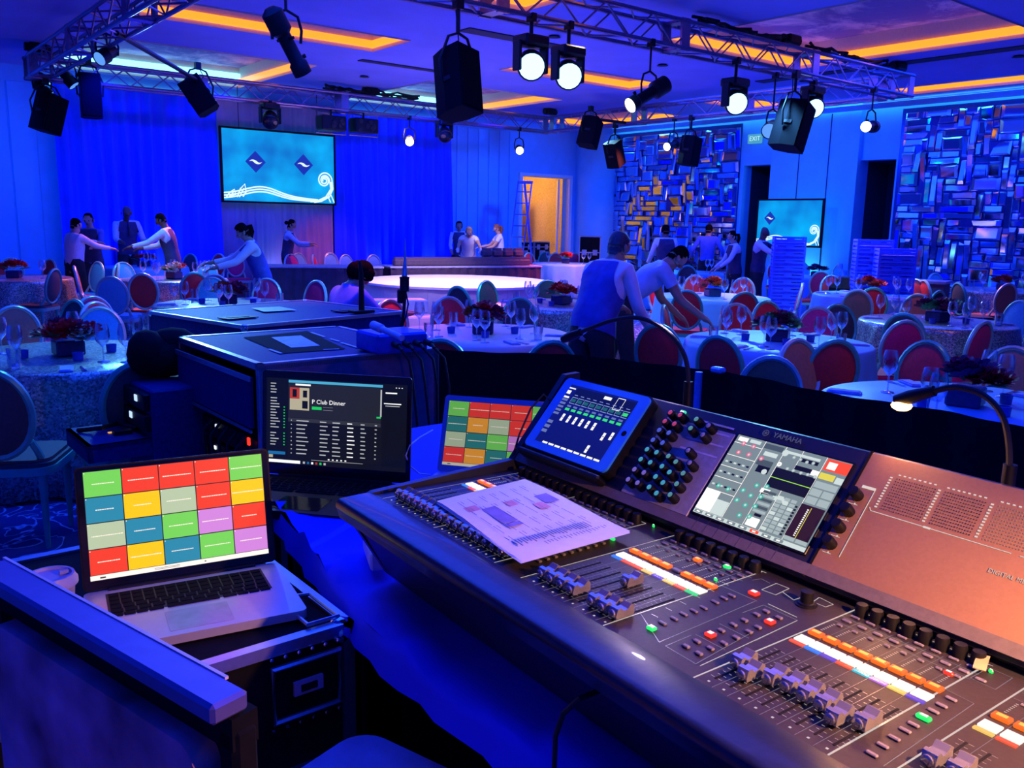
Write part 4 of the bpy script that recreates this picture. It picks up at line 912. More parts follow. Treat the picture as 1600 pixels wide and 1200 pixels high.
for a,b,c,d in ((.74,.78,.745,.97),(.84,.78,.845,.97),(.74,.965,.845,.975),(.74,.78,.845,.79)): ta(a,b,c,d,2,4)
ob('tablet_screen',m,am,tab)
# cable of the tablet
tag(ob('charging_cable',MB().tube([tab.matrix_world@Vector(p) if False else onpanel(*p) for p in ((-.022,.11,.012),(-.05,.12,.03),(-.06,.08,.03),(-.055,.02,.02),(-.05,-.04,0),(-.06,-.09,-.05))],.0022,6),rubber,smooth=True),'thin black cable looping from the left side of the blue tablet','cable')
# ================================================================ laptops
hpm_=mat('laptop_black',(.006,.006,.012),.4,0,.1)
def laptop(name,label,O,yaw,tilt,dw,dh,W,D,t,lidH,mx,my,basem,lidm,content,keys=True,bez=blackg):
    c,s=math.cos(yaw),math.sin(yaw); u=Vector((c,s,0)); b=Vector((-s,c,0)); v=b*math.sin(tilt)+Vector((0,0,math.cos(tilt)))
    hinge=Vector(O)-v*my-u*mx; root=thing(name,label,'laptop',(hinge.x,hinge.y,hinge.z-t-.002),yaw)
    m=MB(); slab(m,rrect(0,-D,W,0,.012),0,t); ob('base',m,basem,root,True,ang=30)
    lid=MB(); slab(lid,rrect(0,0,W,lidH,.010),-.006,0); l=ob('lid',lid,lidm,root,loc=(0,0,t+.002),rot=(R(90)-tilt,0,0),smooth=True,ang=30)
    z=MB(); slab(z,rrect(.003,.003,W-.003,lidH-.003,.008),0,.0008); ob('bezel',z,bez,l)
    ob('hinge',MB().cyl((W*.12,-.001,t),(W*.88,-.001,t),.006),black,root,True)
    mm=MB(); mats=content(mm,dw,dh,mx,my); ob('display',mm,mats,l)
    if keys:
        km=MB().box((0,0,.0008),(.0155,.0150,.0016),bev=.0005).mesh('key',blackm); rows=[14,14,13,12,11]; kw=W*.78; x0=(W-kw)/2; y0=-D*.10
        ob('keyboard_well',MB().box((W/2,y0-.0485,t+.0002),(kw+.006,.104,.0004)),mat('key_well',(.02,.02,.025),.6),root)
        for r,n in enumerate((14,14,14,13,12)):
            for k in range(n):
                w=kw/n; link('key',km,root,(x0+w*(k+.5),y0-.008-.0185*r,t+.0004),(0,0,0),(w/.0155*.86,.95,1))
        for k,(a,b_) in enumerate(((0,1),(1,2),(2,3),(3,4.3),(4.3,9.2),(9.2,10.5),(10.5,11.5),(11.5,12.5),(12.5,13.5))):
            w=kw/13.5; link('key',km,root,(x0+w*(a+b_)/2,y0-.0995,t+.0004),(0,0,0),(w*(b_-a)/.0155*.9,.8,1))
        m=MB(); slab(m,rrect(W*.35,-D*.93,W*.65,-D*.60,.004),t,t+.0006); ob('trackpad',m,mat('trackpad_grey',(.5,.48,.54),.3,.2) if basem is not hpm_ else blackg,root)
    else: 
        pass
    return root
pal={'g':'74cf55','r':'ef3f24','b':'2a86a6','y':'ffc400','s':'b4c4a2','p':'cf84d8','t':'2f7f7c','o':'f0a020'}
def tiles(pattern,k,barc,lab):
    def f(mm,dw,dh,mx,my):
        names=sorted(set(''.join(pattern))); mats=[em(lab+'_tile_'+n,pal[n],k) for n in names]+[em(lab+'_bar',barc,k),em(lab+'_text','fff0e0',k),em(lab+'_gap','30302a',.6),em(lab+'_ink','404040',.6)]
        nb=len(names); z=.0012; mm.rect(mx,my,mx+dw,my+dh,z,nb+2); bar=.045*dh; mm.rect(mx,my,mx+dw,my+bar,z+.0002,nb)
        mm.rect(mx+dw*.34,my+bar*.3,mx+dw*.48,my+bar*.38,z+.0003,nb+3); mm.rect(mx+dw*.34,my+bar*.55,mx+dw*.48,my+bar*.63,z+.0003,nb+3); mm.rect(mx+dw*.62,my+bar*.4,mx+dw*.63,my+bar*.6,z+.0003,nb+3); mm.rect(mx+dw*.05,my+bar*.3,mx+dw*.08,my+bar*.6,z+.0003,nb+3)
        tw,th=dw/5,(dh-bar)/4; rnd=random.Random(3)
        for r,row in enumerate(pattern):
            for c,ch in enumerate(row):
                x0=mx+tw*c; y0=my+bar+th*(3-r); g=.0009
                mm.rect(x0+g,y0+g,x0+tw-g,y0+th-g,z+.0003,names.index(ch))
                L=tw*rnd.uniform(.45,.92); xx=x0+(tw-L)/2; 
                while xx<x0+(tw+L)/2:
                    w=rnd.uniform(.0012,.004); mm.rect(xx,y0+th*.48,xx+w,y0+th*.48+.0018,z+.0004,nb+1); xx+=w+.0007
                mm.rect(x0+.002,y0+th-.004,x0+.0035,y0+th-.002,z+.0004,nb+1)
        return mats
    return f
silver=mat('laptop_silver',(.62,.60,.64),.38,.35,.03,100)
laptop('laptop','open silver laptop with a bright grid of coloured cue tiles, nearest the camera',(.341,1.68,.967),R(-10.4),R(10.3),.331,.207,.359,.247,.016,.235,.014,.019,silver,black,tiles(['grrrg','bysry','sbgpr','rybgp'],1.12,'fff2ea','near'))
lil=mat('laptop_lilac_grey',(.42,.38,.58),.45,.2,.03)
laptop('laptop','small pale laptop with a dimmer grid of coloured cue tiles, behind the blue tablet',(1.294,1.911,.985),R(-52.8),R(20),.300,.180,.325,.22,.014,.215,.013,.020,lil,lil,tiles(['grrrg','tosro','stgpr','rotgr'],.62,'d8d0b8','far'),bez=lil)
def music(mm,dw,dh,mx,my):
    mats=[em('mus_bg','0e1216',.8),em('mus_head','26292e',.8),em('mus_text','c8ccd0',.8),em('mus_white','ffffff',1.0),em('mus_green','1ed760',.9),em('mus_cyan','4fb4dc',.9),em('mus_red','c8402a',.8),em('mus_tan','c8bfa0',.8),em('mus_row','3a3d42',.7),em('mus_blue','1f78b8',.8),em('mus_dark','171a1e',.6)]
    z=.0012
    def q(a,b,c,d,k,l=1): mm.rect(mx+dw*a,my+dh*b,mx+dw*c,my+dh*d,z+.00015*l,k)
    q(0,0,1,1,0,0); q(.16,.955,.83,.985,5); q(.16,.06,.83,.95,10,1); q(.16,.55,.82,.95,1,2); q(.21,.925,.32,.945,3,3)
    q(.17,.64,.31,.90,7,3); q(.17,.77,.24,.90,6,4); q(.25,.77,.31,.90,7,4); q(.19,.79,.22,.88,10,5); q(.26,.66,.30,.75,10,5); q(.265,.79,.295,.87,10,5)
    q(.33,.655,.40,.69,4,4); q(.41,.655,.48,.657,2,4); q(.41,.688,.48,.69,2,4)
    q(.16,.50,.82,.545,8,3)
    rnd=random.Random(8)
    for r in range(9):
        y=.51-.048*r
        for a,w in ((.18,.01),(.22,.09),(.39,.07),(.48,.06),(.585,.055),(.68,.04),(.78,.015)):
            q(a,y,a+w*rnd.uniform(.6,1),y+.012,2 if a!=.585 else 3,5)
    for r in range(22):
        y=.93-.034*r; 
        if r in (4,16): continue
        q(.03,y,.03+rnd.uniform(.03,.07),y+.011,2,3)
        if r>7: q(.125,y,.135,y+.012,4,3)
    q(.015,.105,.14,.14,9,3); q(.0,.0,1,.055,10,3); q(.02,.01,.25,.045,3,4)
    for k in range(6): q(.27+.03*k,.015,.285+.03*k,.04,(2,9,3,6,4,2)[k],4)
    for k in range(5): q(.45+.03*k,.075,.462+.03*k,.09,3,4)
    q(.33,.062,.7,.066,2,4); q(.02,.065,.05,.10,7,4)
    q(.85,.89,.93,.905,3,3); q(.84,.77,.96,.782,3,3); q(.85,.745,.95,.753,2,3); q(.815,.62,.825,.93,2,4); q(.79,.60,.82,.62,4,4)
    for k in range(3): q(.92+.02*k,.955,.928+.02*k,.965,3,3)
    return mats
hpm=mat('laptop_black',(.015,.015,.03),.35,0,.1)
hp_=laptop('laptop','black laptop showing a dark music playlist, standing in front of the road case',(.91,2.205,.985),R(-49.5),R(5),.40,.235,.424,.28,.022,.285,.012,.030,hpm,hpm,music)
lid=[c for c in hp_.children if c.name.startswith('lid')][0]
text('playlist_title','P Club Dinner',.0165,em('title_white','ffffff',1.1),lid,(.012+.40*.33,.030+.235*.745,.0026))
tag(ob('white_cable',MB().tube([atz(a,b,z) for a,b,z in ((676,672,1.03),(655,684,1.05),(640,696,1.06),(634,712,1.04),(640,728,.99),(655,740,.962),(672,742,.955))],.0022,6),mat('cable_white',(.6,.6,.65),.5),smooth=True),'thin pale cable looping between the black laptop and the small pale laptop','cable')
# ================================================================ case under the near laptop, cup, box, cables
t=roadcase((.272,1.65,0),.85,.68,.93,0,'black flight case under the nearest silver laptop, label plate on its front',latches=0,handle=False)
P=aty(482,1070,1.305)
m=MB(); x,z=P.x,P.z
m.tube([(x-.065,1.303-1.65,z-.05),(x+.06,1.303-1.65,z-.05),(x+.06,1.303-1.65,z+.05),(x-.065,1.303-1.65,z+.05)],.006,6,closed=True)
m.v=[(a-.272,b,c) for a,b,c in m.v]
ob('handle_recess',m,alu,t,True); ob('label_plate',MB().box((x-.272,-.345,z),(.055,.006,.026)),mat('label_plate',(.35,.28,.4),.5),t); ob('label_inset',MB().box((x-.272,-.349,z),(.03,.004,.012)),blackm,t)
rv=MB().ell((0,0,0),(.004,.003,.004),6,4).mesh('rivet',chrome)
for k in range(6): link('rivet',rv,t,(x-.272-.065+.025*k,-.344,z+.066)); link('rivet',rv,t,(x-.272-.065+.025*k,-.344,z-.066))
ob('top_handle',MB().tube([(.345,-.315,.936),(.405,-.315,.936),(.405,-.20,.936),(.375,-.19,.936),(.345,-.20,.936)],.004,6,closed=True),alu,t,True)
cc=atz(78,905,1.04); t=thing('coffee_cup','paper coffee cup with a plastic lid beside the nearest laptop','cup',(cc.x,cc.y,.931))
ob('cup_body',MB().lathe([(.028,0),(.038,.10),(.04,.102)],24),mat('cup_paper',(.5,.42,.5),.7),t,True)
ob('lid',MB().lathe([(.043,.10),(.043,.108),(.040,.112),(.038,.118),(.034,.118),(.033,.113),(.012,.113),(.001,.113)],28),mat('cup_lid',(.45,.4,.55),.4),t,True)
ob('lid_spout',MB().box((.022,0,.117),(.014,.006,.006)),mat('cup_lid',(.45,.4,.55),.4),t)
p=atz(583,857,.99); t=ob('foam_block',MB().box((0,0,.018),(.035,.13,.036),top=.9,bev=.004),mat('pale_block',(.6,.72,.95),.6),None,loc=(p.x+.01,p.y+.01,.962),rot=(0,0,R(-22))); tag(t,'pale blue wedge-shaped block lying on the cloth under the console left corner','block')
pts=[atx(a,b,X) for a,b,X in ((935,1080,.70),(905,1092,.665),(880,1115,.655),(868,1150,.65),(866,1200,.65),(870,1260,.65))]
tag(ob('hanging_cable',MB().tube(pts,.0035,6),rubber,smooth=True),'black cable hanging off the table edge below the console','cable')
# ================================================================ two tall padded stools in front
stf=mat('stool_frame',(.16,.14,.38),.28,.2,.08,30); stp=mat('stool_padding',(.42,.20,.36),.9,0,.6,9,.3); sts2=mat('stool_seat',(.25,.3,.55),.9,0,.2,12,.2)
a=atz(0,885,1.2); b=atz(360,1085,1.2); d=(b-a); L=.52; rz=math.atan2(d.y,d.x)
# local x along the rail (towards the camera's right), y away from the sitter
t=thing('padded_stool','tall dark stool seen from its front, blue-lit back rail crossing the lower left','stool',(b.x,b.y,0),rz)
ob('top_rail',MB().box((-L/2,.0,1.185),(L,.042,.022),bev=.004),stf,t)
ob('rail_edge_trim',MB().box((-L/2-.02,.0205,1.1955),(L-.03,.004,.003)),mat('rail_trim',(.95,.8,.75),.3),t)  # trim along the rail, its whitish-pink highlight put into the colour
ob('back_frame',MB().box((-L/2,.015,1.155),(L,.03,.035)).box((-.012,.015,.98),(.03,.03,.36),bev=.006).box((-L+.012,.015,.98),(.03,.03,.36),bev=.006),blackm,t)
m=MB(); slab(m,rrect(-L+.035,.80,-.035,1.135,.03),-.0,.03); m.v=[(x,-z+.01,y) for x,y,z in m.v]; ob('backrest',m,stp,t,True,ang=50)
ob('seat',MB().box((-L/2,-.24,.775),(L-.04,.44,.07),bev=.025),stp,t,True)
lg=MB().box((0,0,.37),(.04,.04,.74),top=1.15).mesh('leg',blackm)
for x in (-.04,-L+.04):
    for y in (-.03,-.42): link('leg',lg,t,(x,y,0))
ob('foot_rail',MB().cyl((-.04,-.42,.28),(-L+.04,-.42,.28),.012),chrome,t,True)
t=thing('padded_stool','tall stool with a pale blue rounded seat at the bottom centre of the picture','stool',(.50,.92,0),R(17))
m=MB(); slab(m,rrect(-.21,-.21,.21,.21,.05),.765,.80); slab(m,rrect(-.20,-.20,.20,.20,.05),.80,.812); ob('seat',m,sts2,t,True,ang=25)
for x in (-.16,.16):
    for y in (-.16,.16): link('leg',lg,t,(x,y,.0))
ob('foot_rail',MB().cyl((-.16,-.16,.28),(.16,-.16,.28),.012).cyl((-.16,.16,.28),(.16,.16,.28),.012),chrome,t,True)
q=atz(455,1180,.78)
ob('arm',MB().tube([(-.12,.23,.74),(-.2,.235,.76),(-.25,.20,.75),(-.26,.12,.70),(-.26,.0,.66)],[.014,.016,.016,.014,.012],8),stf,t,True)
# ================================================================ road cases behind
casem=mat('case_laminate',(.008,.02,.13),.6,.0,.25,60,.1,spec=.2)
ZA=1.05; c1=atz(403,570,ZA); c2=atz(686,544,ZA); c3=atz(283,526,ZA)
w=(c2-c1).length; d=(c3-c1).length; rz=math.atan2((c2-c1).y,(c2-c1).x)
t=thing('rack_case','open-sided equipment rack case in the middle, papers taped on its top','road case',(c1.x,c1.y,0),rz)
th=.03
ob('top_panel',MB().box((w/2,d/2,ZA-th/2),(w-.01,d-.01,th)),casem,t)
ob('side_panel',MB().box((w/2,th/2,ZA/2),(w-.01,th,ZA-.01)),mat('case_grey',(.16,.12,.2),.5,.1),t); ob('side_panel',MB().box((w/2,d-th/2,ZA/2),(w-.01,th,ZA-.01)),casem,t); ob('end_panel',MB().box((w-th/2,d/2,ZA/2),(th,d-.01,ZA-.01)),casem,t); ob('bottom_panel',MB().box((w/2,d/2,.06),(w-.01,d-.01,.06)),casem,t)
m=MB(); e=.028
for x in (e/2,w-e/2):
    for y in (e/2,d-e/2): m.box((x,y,ZA/2),(e,e,ZA))
for y in (e/2,d-e/2): m.box((w/2,y,ZA-e/2+.003),(w,e,e)); m.box((w/2,y,.1),(w,e,e))
for x in (e/2,w-e/2): m.box((x,d/2,ZA-e/2+.003),(e,d,e)); m.box((x,d/2,.1),(e,d,e))
ob('edge_extrusion',m,alu,t)
ob('door_flap',MB().box((-.01,d/2,ZA-.17),(.02,d-.1,.22),bev=.004),casem,t); ob('flap_trim',MB().box((-.022,d/2,ZA-.065),(.008,d-.08,.022)).box((-.022,d/2,ZA-.29),(.008,d-.08,.012)),alu,t)
for k,z in enumerate((.66,.55,.44,.33)):
    u_=ob('rack_unit',MB().box((.10,d/2,z),(.16,d-.16,.09),bev=.004),black,t)
    m=MB(); rnd=random.Random(k)
    for i in range(9): m.ell((.015,.15+i*(d-.3)/9,z),(.008,.012,.012),8,4)
    ob('unit_connectors',m,rubber,u_)
    ob('indicator',MB().box((.016,d*(.55+.03*k),z+.02),(.006,.022,.016)),em('led_white',(.8,.9,1),1.2),u_) if k<2 else None
ob('red_indicator',MB().box((-.003,.12,.70),(.01,.02,.035),bev=.003),em('led_red',(1,.03,.01),1.6),t)
for k in range(5): ob('cable',MB().tube([(.0,.15+.1*k,.72),(-.04,.17+.1*k,.66),(-.03,.2+.09*k,.52),(0,.22+.09*k,.45)],.008,6),rubber,t,True)
# papers and tape on the top
tp=mat('tape_white',(.75,.72,.8),.6); 
m=MB(); q=[atz(*p_,ZA+.006) for p_ in ((424,527),(470,524),(500,540),(455,543))]; q=[t.matrix_world.inverted()@x for x in q] if False else q
Mi=(Matrix.Translation(t.location)@Matrix.Rotation(rz,4,'Z')).inverted()
def toploc(px,py,z=ZA+.005): return Mi@atz(px,py,z)
tag(ob('taped_paper',MB().add([toploc(424,527),toploc(455,543),toploc(500,540),toploc(470,524)],[(0,1,2,3)]),tp,t))
ob('dark_mat',MB().add([toploc(380,527,ZA+.003),toploc(440,552,ZA+.003),toploc(540,545,ZA+.003),toploc(480,517,ZA+.003)],[(0,1,2,3)]),blackm,t)
m=MB()
for a_,b_ in (((486,519),(507,526)),((516,529),(530,533)),((533,535),(560,543)),((420,545),(440,552)),((505,546),(530,545))):
    A_,B_=toploc(*a_),toploc(*b_); m.line(A_,B_,.014,ZA+.005)
ob('tape_strip',m,tp,t)
# DI box, plugs
p=atz(612,535,ZA+.04); t=thing('splitter_box','blue metal connector box with cable plugs on the corner of the open-sided rack case','audio box',(p.x,p.y,ZA+.005),rz+R(-3))
ob('box_body',MB().box((0,0,.045),(.26,.22,.09),bev=.01),mat('box_blue',(.03,.07,.6),.35,.2),t)
pg=MB().cyl((0,0,0),(0,-.05,-.005),.014,n=10).cyl((0,-.05,-.005),(0,-.08,-.02),.008,n=8).mesh('cable_plug',rubber,True)
for k in range(4): link('cable_plug',pg,t,(-.05+.055*k,-.11,.045))
for k in range(4): ob('cable',MB().tube([(-.05+.055*k,-.19,.025),(-.03+.06*k,-.22,-.02),(.0+.05*k,-.2-.02*k,-.14),(.02+.05*k,-.21-.02*(k%2),-.36),(.03+.04*k,-.22,-.62)],.006,6),rubber,t,True)
p1=atz(583,508,ZA+.14); p2=atz(628,528,ZA+.11); t=ob('stick_light',MB().tube([p1,p1.lerp(p2,.3),p1.lerp(p2,.32),p2],[.02,.02,.014,.014],12),mat('tube_pale',(.6,.6,.85),.3),smooth=True); tag(t,'pale tube-shaped microphone lying across the blue connector box','microphone')
# measurement mic on gooseneck
def P_(px,py,D): return CAM+ray(px,py)*D
D0=4.35; base=P_(632,510,D0); t=thing('microphone_stand','slim tapered pale microphone upright in a black clip on a thin stand','microphone',(base.x,base.y,ZA+.003))
def rl(px,py): return P_(px,py,D0)-t.location
ob('capsule',MB().tube([rl(633,372),rl(633,405),rl(632,432)],[.0015,.006,.014],12),mat('mic_silver',(.55,.5,.55),.3,.6),t,True)
ob('clip',MB().tube([rl(632,433),rl(632,436),rl(632,452),rl(632,455)],[.026,.024,.024,.026],14),black,t,True)
ob('stem',MB().tube([rl(632,455),rl(632,470),rl(631,488),rl(627,508),Vector((0,0,.0))],[.012,.009,.008,.008,.008],8),black,t,True)
ob('transmitter',MB().box(rl(626,463),(.03,.03,.07),bev=.006),black,t)
ob('cable',MB().tube([rl(634,456),rl(638,475),rl(634,495),rl(628,512)],.004,6),rubber,t,True)
# second case
ZB=1.0; c1=atz(333,512,ZB); c2=atz(598,488,ZB); c3=atz(272,483,ZB); w=(c2-c1).length; d=(c3-c1).length; rz2=math.atan2((c2-c1).y,(c2-c1).x); cc=(c2+c3)/2
t=roadcase((cc.x,cc.y,0),w,d,ZB,rz2,'closed dark flight case behind the open-sided rack case',body=casem,latches=2)
Mi=(Matrix.Translation((cc.x,cc.y,0))@Matrix.Rotation(rz2,4,'Z')).inverted()
ob('taped_paper',MB().add([Mi@atz(*q,ZB+.006) for q in ((393,481),(413,487),(464,484),(437,479))],[(0,1,2,3)]),tp,t)
for (a_,b_) in ((372,496),(545,485)):
    p=Mi@atz(a_,b_,ZB+.004); ob('dished_handle',MB().box(p,(.22,.13,.006)).box((p.x,p.y,p.z+.004),(.14,.05,.004)),black,t)
D0=6.0; base=P_(565,478,D0); t=thing('antenna','short black antenna rod standing on the closed flight case in front of the seated man','antenna',(base.x,base.y,ZB+.003))
ob('rod',MB().tube([(0,0,0),(0,0,.28),(-.01,0,.36)],[.022,.016,.01],8),black,t,True); ob('foot',MB().box((0,0,.01),(.16,.1,.02),bev=.005),black,t)
# small rack with drawer, left of the open case
q1=atz(216,572,.93); q2=atz(288,608,.93); 
t=thing('side_rack','low equipment rack with lit units and a slide-out tray, left of the open rack case','equipment rack',(atz(232,600,.85).x,atz(232,600,.85).y,0),rz)
ob('rack_body',MB().box((.16,.12,.43),(.38,.5,.82),bev=.01),casem,t)
for k,z in enumerate((.78,.68)): u_=ob('rack_unit',MB().box((-.04,.12,z),(.04,.46,.08),bev=.004),black,t); ob('indicator',MB().box((-.062,-.0+.1*k,z+.01),(.006,.035,.03)),em('led_blue_white',(.5,.7,1),1.2),u_)
ob('sliding_tray',MB().box((-.16,.1,.60),(.30,.42,.02)).box((-.30,.1,.57),(.02,.42,.08)).box((-.16,-.1,.57),(.30,.02,.08)),casem,t)
ob('tray_clutter',MB().tube([(-.28,.2,.62),(-.2,.1,.64),(-.1,.2,.63),(-.05,.05,.63)],.012,6).box((-.12,.05,.62),(.08,.05,.02)),black,t,True)
ob('amber_display',MB().box((-.14,.1,.613),(.06,.02,.004)),em('amber',(1,.5,.1),.8),t)
p=atz(262,540,1.0); t=tag(ob('draped_cloth',MB().ell((0,0,0),(.18,.12,.10)).ell((.05,.02,.06),(.13,.10,.09)).ell((-.08,0,.03),(.10,.11,.12)).ell((.1,-.02,-.02),(.1,.1,.07)),blackm,smooth=True,loc=(p.x-.02,p.y,.94)),'black cloth bundle piled on top of the low rack, left of the open case','cloth')
# ================================================================ black drape fence around the desk
path=[(2.36,4.52),(2.83,4.2),(3.1,3.85),(3.4,3.5),(3.58,3.1),(3.62,2.6),(3.62,2.0),(3.62,1.4),(3.62,.8),(3.62,.1),(3.62,-.8)]
vs=[];fs=[];Q=[]
for i in range(len(path)-1):
    a_,b_=Vector(path[i]),Vector(path[i+1]); n=int((b_-a_).length/.04)
    for k in range(n): Q.append((a_.lerp(b_,k/n),(b_-a_).normalized()))
for i,(p,d) in enumerate(Q):
    o=Vector((d.y,-d.x))*.02*math.sin(i*.9); 
    for z in (.01,.45,.90+.006*math.sin(i*.25)): vs.append((p.x+o.x*(1.2-z*.6),p.y+o.y*(1.2-z*.6),z))
for i in range(len(Q)-1):
    for k in (0,1): fs.append((3*i+k,3*i+3+k,3*i+4+k,3*i+1+k))
tag(ob('black_drape',MB().add(vs,fs),blackm,smooth=True,ang=180),'low black drape fence wrapping around behind the mixing position','drape')
for x,y,l in ((3.52,2.83,'blue-lit upright pipe of the drape fence between the two gooseneck lamps'),):
    t=thing('drape_pipe',l,'pipe',(x,y,0)); ob('pipe',MB().cyl((0,0,.01),(0,0,.90),.02,n=14),mat('pipe_blue',(.35,.45,.9),.35,.4),t,True); ob('foot_plate',MB().box((0,0,.006),(.3,.3,.012)),black,t)
for k,(px,py,l) in enumerate(((1122,578,'small pale-blue clamp at the drape fence right of the blue-lit pipe'),(712,558,'small white tag on the back of the black drape near the rack case'))):
    p=atx(px,py,3.58) if k==0 else aty(px,py,4.16)
    t=tag(ob('clamp' if k==0 else 'tag',MB().box((0,0,0),(.05,.07,.03) if k==0 else (.06,.01,.045),bev=.008),mat('pale_metal',(.4,.5,.9),.3,.4),loc=p),l,'clamp' if k==0 else 'tag')
# ================================================================ banquet tables
def sequin():
    m=bpy.data.materials.new('sequin_cloth'); m.use_nodes=True; N,L=nod(m); b=N['Principled BSDF']; b.inputs['Roughness'].default_value=.3; b.inputs['Metallic'].default_value=.55
    tc=N.new('ShaderNodeTexCoord'); v=N.new('ShaderNodeTexVoronoi'); v.inputs['Scale'].default_value=95
    L.new(tc.outputs['Object'],v.inputs['Vector']); r=N.new('ShaderNodeValToRGB'); e=r.color_ramp.elements
    e[0].position=.0; e[0].color=(.12,.15,.12,1); e[1].position=1; e[1].color=(.9,.85,.6,1); x=e.new(.7); x.color=(.5,.55,.42,1)
    sp=N.new('ShaderNodeSeparateColor'); L.new(v.outputs['Color'],sp.inputs[0]); L.new(sp.outputs[0],r.inputs[0]); L.new(r.outputs[0],b.inputs['Base Color'])
    bp=N.new('ShaderNodeBump'); bp.inputs['Strength'].default_value=.9; bp.inputs['Distance'].default_value=.02; L.new(sp.outputs[1],bp.inputs['Height']); L.new(bp.outputs[0],b.inputs['Normal']); return m
seq=sequin(); satin=mat('satin_cloth_blue',(.14,.50,.85),.45,0,.06,6); satc=mat('satin_cloth_cream',(.7,.62,.55),.45,0,.06,6)
TR=.72
tabs=[ # px, D, cloth, phrase
 (85,5.5,'s','the sequinned table at the left edge nearest the camera'),
 (752,7.0,'c','the round table just right of the rack cases'),
 (875,9.7,'s','the sequinned table right of the round stage'),
 (1115,11.2,'p','the table beyond the two leaning waiters'),
 (1224,6.9,'p','the large pale-blue table right of centre'),
 (1475,8.65,'s','the green sequinned table at the right'),
 (1362,12.0,'p','the table in front of the right crate stack'),
 (1278,16.2,'p','the far table in front of the small screen'),
 (1575,13.6,'s','the far table at the right edge'),
 (1535,4.45,'p','the nearest table at the lower right behind the drape'),
 (8,12.0,'s','the sequinned table far at the left edge'),
 (262,12.4,'s','the sequinned table below the three waiters'),
 (345,9.0,'s','the table just behind the closed flight case'),
 (215,15.2,'p','the farthest table at the left near the drape'),
 (462,15.6,'p','the table at the foot of the large screen'),
 (880,19.6,'p','the table near the tan doorway'),
 (1070,17.0,'p','the far table below the left mirror mosaic')]
ttop=MB().lathe([(TR-.01,.715),(TR,.73),(.001,.735)],40).mesh('tabletop',mat('plywood',(.4,.28,.16),.6),True)
tleg=MB().tube([(-.3,.0,.01),(-.3,0,.71)],.016,8).tube([(-.3,-.25,.01),(-.3,.25,.01)],.014,8).mesh('leg',black,True)
def clothmesh(nm,m,seed):
    rnd=random.Random(seed); ph=rnd.random()*6; k=rnd.choice([11,13,15])
    def fn(r,z,a): 
        if z>.7: return r
        t=(.735-z)/.735; return r+.045*t*math.sin(k*a+ph)+.02*t*math.sin(2.3*k*a)
    return MB().lathe([(TR+.09,.025),(TR+.065,.25),(TR+.04,.5),(TR+.02,.69),(TR+.015,.728),(TR+.0,.742),(TR*.5,.743),(.001,.743)],96,fn=fn).mesh(nm,m,True,180)
CL={'s':[clothmesh('tablecloth',seq,i) for i in range(2)],'p':[clothmesh('tablecloth',satin,i+5) for i in range(2)],'c':[clothmesh('tablecloth',satc,i+9) for i in range(2)]}
TP_=[]
for i,(px,D,k,ph) in enumerate(tabs):
    p=atD(px,D); TP_.append(p)
    if i==14: continue
    t=thing('banquet_table','round banquet table under a cloth: '+ph,'table',(p.x,p.y,0),i*.7,'round banquet tables')
    link('tabletop',ttop,t)
    for r in (0,PI): link('leg',tleg,t,(0,0,0),(0,0,r))
    tag(link('tablecloth',CL[k][i%2],None,(p.x,p.y,0),(0,0,i*1.1)),('glittering sequinned' if k=='s' else 'smooth satin')+' cloth covering '+ph,'tablecloth','cloths on the banquet tables')
# ---------------------------------------------------------------- oval-backed chairs
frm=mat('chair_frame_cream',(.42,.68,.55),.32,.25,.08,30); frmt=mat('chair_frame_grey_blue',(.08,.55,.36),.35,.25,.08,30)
fabR=mat('chair_fabric_red',(.85,.02,.03),.65,0,.12,60); fabP=mat('chair_fabric_magenta_lit',(.8,.02,.14),.65,0,.12,60); fabB=mat('chair_fabric_blue_lit',(.12,.5,.62),.6,0,.1,60); fabD=mat('chair_fabric_shaded',(.05,.06,.06),.7,0,.15,60); fabN=mat('chair_fabric_brown_lit',(.5,.2,.09),.65,0,.1,60)  # non-red tones put each chair's lighting into the cushion colour
HB=.235;WB=.185;ZB_=.70;TL=R(10)
def oval(a,w,h): return (w*math.cos(a),h*math.sin(a))
def chair_parts():
    me={}
    m=MB(); n=28
    P=[Vector((*[oval(2*PI*i/n,WB-.012,HB-.012)[0]],0,oval(2*PI*i/n,WB-.012,HB-.012)[1])) for i in range(n)]
    m.tube(P,.0175,6,closed=True); m.tube([p+Vector((0,.012,0)) for p in P],.009,4,closed=True)
    for s in (-1,1): m.tube([(s*.15,.0,-.14),(s*.165,.02,-.20),(s*.17,.045,-.26)],[.016,.017,.018],6)
    me['back_frame']=m
    m=MB(); vs=[];fs=[]; K=4
    for side in (-1,1):
        b=len(vs)
        vs.append((0,side*.03,0))
        for k in range(1,K+1):
            for i in range(n):
                x,z=oval(2*PI*i/n,(WB-.022)*k/K,(HB-.022)*k/K); vs.append((x,side*(.004+.026*math.sqrt(max(0,1-(k/K)**2))),z))
        for i in range(n): j=(i+1)%n; fs.append((b,b+1+i,b+1+j) if side<0 else (b,b+1+j,b+1+i))
        for k in range(K-1):
            for i in range(n):
                j=(i+1)%n; q=(b+1+k*n+i,b+1+k*n+j,b+1+(k+1)*n+j,b+1+(k+1)*n+i); fs.append(q[::-1] if side<0 else q)
    m.add(vs,fs); me['backrest']=m
    m=MB(); pr=rrect(-.23,-.21,.23,.23,.09,4); slab(m,pr,.385,.425); me['seat_rail']=m
    m=MB(); 
    for s,z0,z1 in ((1,.425,.445),(.93,.445,.462)): slab(m,[(x*s*.97,y*s*.97) for x,y in pr],z0,z1)
    me['seat']=m
    me['leg']=MB().lathe([(.011,0),(.013,.03),(.02,.30),(.024,.32),(.019,.335),(.027,.36),(.027,.40)],8)
    return me
